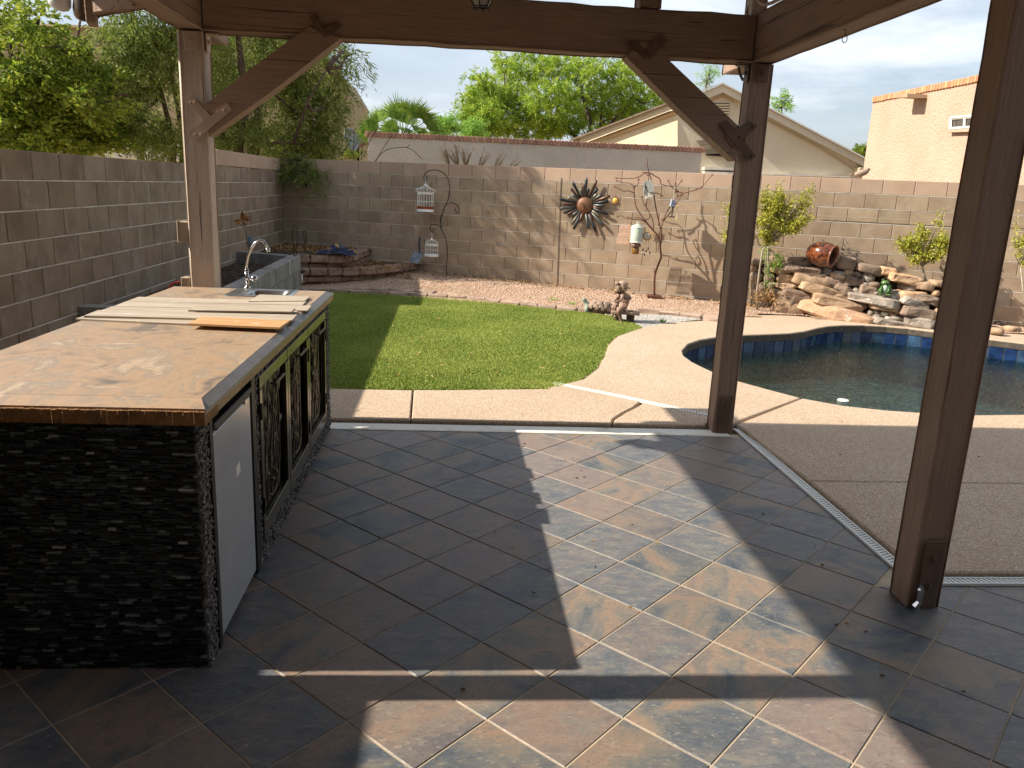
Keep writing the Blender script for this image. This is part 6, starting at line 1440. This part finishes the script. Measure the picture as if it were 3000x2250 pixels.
mb.prism([c1, c2_, c3, c4], n2*.45); mb.build('canale', gen('brown_canale', [S(150, 124, 98), S(168, 140, 112)], 3, .8, 0, 10), oh)
w4 = [oo(x, y) for x, y in [(2785, 345), (2868, 340), (2868, 372), (2783, 378)]]
mb = MB(); mb.prism([p_-n2*.08 for p_ in w4], n2*.09); wn_ = mb.build('window', gen('dark_window_glass', [S(60, 58, 54), S(96, 90, 84)], 6, .08, 0, 10), oh)
mb = MB()
cs = [oo(x, y, .03) for x, y in [(2786, 346), (2870, 340), (2870, 372), (2784, 378)]]
for i in range(4): mb.tube([cs[i], cs[(i+1) % 4]], .035, 4)
mb.tube([oo(2826, 343, .03), oo(2825, 375, .03)], .03, 4); mb.build('frame', MT['white_paint'], wn_)
mb = MB(); mb.prism([oo(x, y, .1) for x, y in [(2776, 381), (2872, 375), (2872, 384), (2776, 388)]], -n2*.12); mb.build('sill', MT['stucco_lit'], wn_)

# ================================================================== TREES
def cluster(rg, c_, s_, n_): return rg.normal(0, 1, (n_, 3))*s_+c_
def tree(name, label, trunks, clumps, nleaf, L, W, mat, seed, cat='tree', droop=0., bark='bark', limbs=60, group=None, per=None):
    """trunks: list of (points, r0, r1); clumps: (centre, radii, weight)"""
    o = thing(name, label, cat, trunks[0][0][0], group); rg = np.random.default_rng(seed); mb = MB()
    for pts_, r0, r1 in trunks: mb.tube(pts_, list(np.linspace(r0, r1, len(pts_))), 7)
    tot = sum(c_[2] for c_ in clumps); Cn = []; D = []
    ends = [Vector(p_) for pts_, _, _ in trunks for p_ in pts_[1:]]
    for (c_, rad, wgt) in clumps:
        c_ = np.array(c_); rad = np.array(rad); k = int(nleaf*wgt/tot); nt_ = max(3, int(k/(per or 26))); nl = max(1, int(limbs*wgt/tot))
        src = min(ends, key=lambda e: (e-Vector(c_)).length)
        tips_ = rg.normal(size=(nt_, 3)); tips_ /= np.linalg.norm(tips_, axis=1)[:, None]; tips_ = c_+tips_*rad*rg.uniform(.12, 1.12, (nt_, 1))**.45
        hub = np.array(src)*.3+c_*.7; hub = c_+(hub-c_)*min(1., .9/max(.01, np.linalg.norm(hub-c_))); mj = (np.array(src)+hub)/2+rg.normal(0, .1, 3)
        mb.tube([src, Vector(mj), Vector(hub)], [.035, .026, .018], 5)
        for q in tips_[:nl]:
            m1 = (hub+q)/2+rg.normal(0, .09, 3); mb.tube([Vector(hub), Vector(m1), Vector(q)], [.014, .009, .003], 4)
        for q in tips_:
            m_ = int(k/nt_)+1; dr = rg.normal(size=3)*[1, 1, .4]; dr /= np.linalg.norm(dr); t_ = rg.uniform(0, 1, (m_, 1)); ln = rg.uniform(.12, .38)*(1+droop)
            seg = q+dr*t_*ln*(1-.5*droop)+np.array([0, 0, -1.])*t_*ln*droop*1.6; Cn.append(seg+rg.normal(0, .03+.012*(1-droop), (m_, 3))); D.append(np.tile(dr*(1-droop*.6)+[0, 0, -droop*1.2], (m_, 1)))
    mb.build('trunk', MT[bark], o, True); leaves('crown', np.vstack(Cn), L, W, mat, o, np.vstack(D), seed, 1.1); return o
def at(x, y, Y): return onY(x, y, Y)
# broad leaved tree at far left
Y1 = 12.6
def tk(l, Y): return [at(x, y, Y) for x, y in l]
cl1 = []
rgq = random.Random(8)
for (x, y, rx, ry, wg) in [(-120, 120, 120, 120, 2), (20, 130, 90, 90, 2), (90, 60, 80, 50, .7), (10, 30, 90, 60, .9), (40, 260, 110, 80, 3.6), (150, 300, 110, 80, 4.2), (240, 380, 110, 60, 4.6), (60, 380, 130, 80, 5.4), (160, 400, 110, 50, 3.5), (-100, 350, 120, 120, 3), (170, 190, 80, 60, 1.5), (240, 240, 70, 60, 1.6), (290, 300, 60, 60, 1.2), (310, 410, 40, 34, 1.2), (160, 110, 70, 50, .8)]:
    Yc = Y1+rgq.uniform(-.6, .9); s_ = Yc/FPX*.97; cl1.append((at(x, y, Yc), (rx*s_, .55, ry*s_), wg))
tree('broad_leaf_tree', 'bright green broad leaved tree beyond the left wall at the photo edge', [(tk([(110, 620), (115, 420), (115, 200), (100, 110)], Y1+.3), .07, .03), (tk([(115, 420), (180, 260), (215, 190), (235, 60)], Y1+.3), .05, .015), (tk([(115, 300), (40, 200), (20, 60)], Y1+.3), .04, .015), (tk([(220, 480), (260, 330), (330, 250), (380, 290)], Y1+.5), .05, .02)],
     cl1, 24000, .105, .044, MT['leaf_a'], 61, limbs=110)
# willowy tree in the corner
Y2 = 13.9; cl2 = []
for (x, y, rx, ry, wg) in [(340, 120, 60, 90, 1.8), (380, 60, 70, 60, 1.6), (420, 200, 70, 90, 2.2), (360, 260, 60, 80, 1.5), (400, 350, 80, 60, 2), (460, 390, 90, 50, 2.2), (470, 120, 60, 100, 2), (560, 60, 90, 60, 2.2), (640, 160, 90, 60, 2.6), (720, 80, 110, 60, 2.6), (700, 260, 80, 90, 2.6), (800, 180, 80, 90, 3), (880, 240, 80, 80, 3.2), (900, 340, 90, 80, 3.4), (840, 410, 80, 50, 2.6), (720, 380, 80, 60, 2.2), (925, 420, 50, 45, 1.8), (980, 220, 30, 50, .8), (975, 320, 25, 60, .9), (1010, 180, 24, 36, .3), (1040, 150, 24, 22, .2), (880, 120, 90, 40, 1.6), (1000, 130, 40, 30, .5), (590, 360, 60, 70, 1.6), (560, 220, 60, 80, 1.6), (300, 330, 40, 60, .6), (480, -60, 120, 60, 2), (760, -60, 160, 60, 2.5), (950, -20, 80, 60, 1.2)]:
    Yc = Y2+rgq.uniform(-.7, .9)
    if at(x, y, Yc).x > -3.3: Yc = Yw(at(x, y, Yc).x)+1.0
    s_ = Yc/FPX*.97; cl2.append((at(x, y, Yc), (rx*s_, .5, ry*s_), wg))
for (x, z, wg) in [(-3.2, 4.7, 3), (-4.2, 5.0, 3), (-5.2, 5.1, 3), (-3.6, 5.6, 3), (-4.6, 5.9, 2.5), (-2.9, 5.3, 1.6), (-5.8, 5.6, 2)]: cl2.append(((x, rgq.uniform(13.2, 14.0), z), (.7, .65, .5), wg))
tree('willow_acacia', 'tall willow like tree with narrow leaves behind the far left wall corner', [(tk([(690, 640), (700, 430), (720, 300), (700, 120), (690, 20)], Y2), .10, .03), (tk([(740, 640), (750, 430), (760, 280), (820, 160)], Y2+.2), .09, .03), (tk([(650, 640), (640, 420), (600, 280), (560, 120)], Y2+.1), .05, .02), (tk([(500, 640), (510, 420), (470, 260), (400, 90)], Y2), .06, .02), (tk([(860, 420), (900, 300), (960, 200)], Y2), .03, .01), (tk([(530, 640), (535, 400), (500, 200), (480, 60)], Y2+.2), .05, .02)],
     cl2, 72000, .13, .019, MT['leaf_b'], 62, droop=.5, limbs=150, per=22)
# branch hanging over the wall corner (the crown of the willow goes on above the frame)
cb = [(onW(x, y, o_), (.28, .2, .16), w_) for x, y, o_, w_ in [(850, 470, .05, 2), (880, 500, .2, 2), (905, 525, .3, 1), (830, 455, -.1, 1.5), (900, 480, .1, 1)]]
tree('hanging_branch', 'dark leafy branch drooping over the back wall corner', [([onW(780, 430, -.9), onW(830, 450, -.3), onW(860, 480, .1), onW(890, 510, .25)], .02, .006)], cb, 2600, .09, .014, MT['leaf_b'], 63, 'branch', droop=.35, limbs=16)
# mesquite
Y3 = 31.; cl3 = []
for (x, y, rx, ry, wg) in [(1500, 230, 70, 50, 1.6), (1560, 200, 70, 40, 1.6), (1640, 200, 80, 35, 1.8), (1740, 205, 80, 35, 1.6), (1830, 215, 60, 35, 1.2), (1440, 290, 60, 45, 1.6), (1520, 300, 80, 55, 2.8), (1620, 290, 90, 60, 3.4), (1720, 290, 90, 55, 3), (1820, 280, 80, 50, 2.4), (1900, 270, 50, 45, 1.2), (1400, 340, 50, 35, 2.4), (1380, 300, 40, 26, .9), (1430, 330, 50, 40, 1.6), (1420, 270, 40, 30, 1.), (1460, 365, 70, 35, 1.8), (1560, 370, 90, 35, 2.4), (1660, 365, 80, 30, 2), (1780, 350, 80, 35, 2), (1860, 330, 50, 35, 1.2), (1390, 385, 50, 22, 1.), (1480, 180, 50, 25, .6), (1400, 215, 40, 16, .25), (1385, 260, 30, 16, .2), (1370, 330, 30, 20, .3), (1950, 300, 40, 30, .7), (1700, 160, 200, 30, 1.6), (1430, 240, 40, 24, .5)]:
    Yc = Y3+rgq.uniform(-1.6, 1.6); s_ = Yc/FPX*.97; cl3.append((at(x, y, Yc), (rx*s_, .9, ry*s_), wg))
tree('mesquite_tree', 'wide feathery bright green mesquite tree beyond the brick capped wall', [(tk([(1735, 520), (1735, 420), (1725, 340), (1700, 260)], Y3), .13, .05), (tk([(1735, 440), (1660, 380), (1560, 340), (1470, 300)], Y3), .09, .03), (tk([(1740, 430), (1800, 350), (1860, 290)], Y3), .09, .03), (tk([(1735, 430), (1760, 360), (1765, 260)], Y3+.4), .08, .03), (tk([(1690, 400), (1640, 340), (1620, 240)], Y3+.3), .06, .03), (tk([(1640, 390), (1580, 370), (1520, 380)], Y3-.3), .05, .02)],
     cl3, 70000, .16, .036, MT['leaf_c'], 64, limbs=260, droop=.25, per=30)
# small bushes and distant tufts
def tuft(label, x, y, rx, ry, Y, nlf, mat, seed, L=.09, W=.03, name='distant_bush', cat='bush', limbs=14):
    s_ = Y/FPX; tree(name, label, [(tk([(x, y+ry*1.4), (x, y+ry*.3)], Y), .03, .015)], [(at(x, y, Y), (rx*s_, .5, ry*s_), 1), (at(x+rx*.2, y-ry*.6, Y), (rx*.5*s_, .3, ry*.5*s_), .35)], nlf, L, W, mat, seed, cat, limbs=limbs)
tuft('small bright green bush above the brick cap between palm and mesquite', 1302, 380, 42, 34, 25., 4200, MT['leaf_e'], 71)
tuft('low green bush at the left foot of the mesquite tree', 1385, 385, 34, 26, 27., 2600, MT['leaf_e'], 72)
tuft('wispy pale tree rising behind the gable left of the middle post', 2070, 235, 40, 46, 34., 900, MT['leaf_e'], 73, .12, .02, 'distant_tree', 'tree', 60)
tuft('wispy pale tree behind the roof right of the middle post', 2290, 308, 26, 30, 34., 1100, MT['leaf_e'], 74, .12, .03, 'distant_tree', 'tree', 40)
tuft('dark green bush between the gabled and the orange house', 2520, 450, 26, 18, 40., 2400, MT['leaf_a'], 75, .14, .06)
tuft('small dark shrub below the satellite dish', 1028, 452, 14, 10, 24., 700, MT['leaf_a'], 76, .07, .03)

# fan palm
pm = thing('fan_palm', 'fan palm with bright fronds above the brick capped wall', 'palm', at(1180, 600, 20.5))
c0 = at(1180, 400, 20.5); mb = MB(); mb.tube([at(1180, 620, 20.5), c0], [.2, .17], 9); mb.build('trunk', MT['bark'], pm)
rg = random.Random(12); fr_pts = [(1170, 350, 55), (1145, 340, 50), (1225, 345, 50), (1110, 375, 50), (1250, 375, 45), (1190, 365, 50), (1150, 378, 45), (1215, 385, 45), (1085, 390, 40), (1265, 395, 40), (1130, 392, 40), (1180, 330, 40), (1235, 400, 40), (1200, 395, 40), (1160, 385, 42), (1180, 360, 50), (1240, 360, 48), (1120, 352, 48), (1098, 382, 42), (1205, 345, 50), (1185, 385, 44), (1168, 394, 36), (1200, 392, 36), (1150, 400, 36), (1222, 402, 36), (1182, 402, 34), (1110, 398, 36), (1250, 405, 34)]
for k, (x, y, rp_) in enumerate(fr_pts):
    e = at(x, y, 20.5+rg.uniform(-.6, .6)); mb = MB(); d_ = (e-c0); d_.normalize(); rad = rp_*20.5/FPX*1.45; side = d_.cross(Vector((rg.uniform(-.4, .4), 1, rg.uniform(-.2, .4)))).normalized()
    nsg = 26; nrm_ = d_.cross(side).normalized()
    mb.tube([c0, e], .012, 4)
    for i in range(nsg):
        a = (i/(nsg-1)-.5)*2.3; dd = (d_*math.cos(a)+side*math.sin(a)).normalized(); ps = (side*math.cos(a)-d_*math.sin(a)).normalized(); L_ = rad*(1-.3*abs(a)/1.15)*rg.uniform(.9, 1.08); up2 = Vector((0, 0, L_*.10))
        w1 = L_*.5*2.3/(nsg-1)*.55; tipd = dd*L_-Vector((0, 0, L_*.10*rg.uniform(0, 1.6)))+nrm_*rg.uniform(-.03, .03)
        mb.add([e, e+dd*L_*.5+ps*w1, e+tipd, e+dd*L_*.5-ps*w1, e+dd*L_*.5+nrm_*w1*.7], [(0, 1, 4), (1, 2, 4), (2, 3, 4), (3, 0, 4)])
    mb.build('frond', MT['frond'], pm)
# dried fronds over the wall
df = thing('dried_palm_fronds', 'dry brown palm fronds peeking over the top of the back wall', 'palm fronds', onW(1360, 486, -.6))
mb = MB(); rg = random.Random(22)
for (x, y, a0_, n_) in [(1345, 478, 2.1, 26), (1365, 480, 1.6, 20), (1400, 484, 1.1, 12), (1445, 486, .7, 12), (1480, 488, .5, 10), (1320, 470, 2.4, 16)]:
    b_ = onW(x, y, -.7)
    for i in range(n_):
        a = a0_+rg.uniform(-.5, .5); L_ = rg.uniform(.12, .32); e = b_+uT*math.cos(a)*L_+uZ*math.sin(a)*L_+Vector((0, rg.uniform(-.1, .1), 0)); e2 = e+uT*math.cos(a)*.06-uZ*.07; mb.tube([b_-uZ*.1, e, e2], [.006, .004, .001], 3)
mb.build('frond', MT['frond_dry'], df)
bt = thing('bare_twigs', 'bare leafless twigs rising above the wall in front of the grey stucco', 'twigs', onW(1100, 470, -.8))
mb = MB()
for l in ([(1095, 475), (1130, 440), (1175, 432), (1195, 433), (1215, 445), (1238, 468)], [(1190, 433), (1200, 425)], [(1100, 475), (1125, 430), (1150, 395)], [(1058, 470), (1065, 420), (1090, 380)], [(1065, 460), (1085, 410), (1110, 370)], [(1035, 470), (1038, 385), (1045, 378)], [(1036, 420), (1050, 405)], [(1037, 390), (1030, 380)]):
    mb.tube([onW(x, y, -.8) for x, y in smooth_pts(l)], .006, 4)
mb.build('stems', MT['bark'], bt)

# unseen house wall behind the camera, made tall and dark to cut sky light
hw = thing('unseen_rear_wall', 'unseen dark house wall behind the camera, shaped to cut sky light', 'house', (0, -2.6, 0)); mb = MB(); mb.box((0, -2.75, 1.6), (26, .2, 6.4)); mb.build('wall', gen('dark_rear_facade', [S(62, 52, 44), S(84, 72, 62)], 2, .9, .3, 20), hw)
print('objects', len(bpy.data.objects))
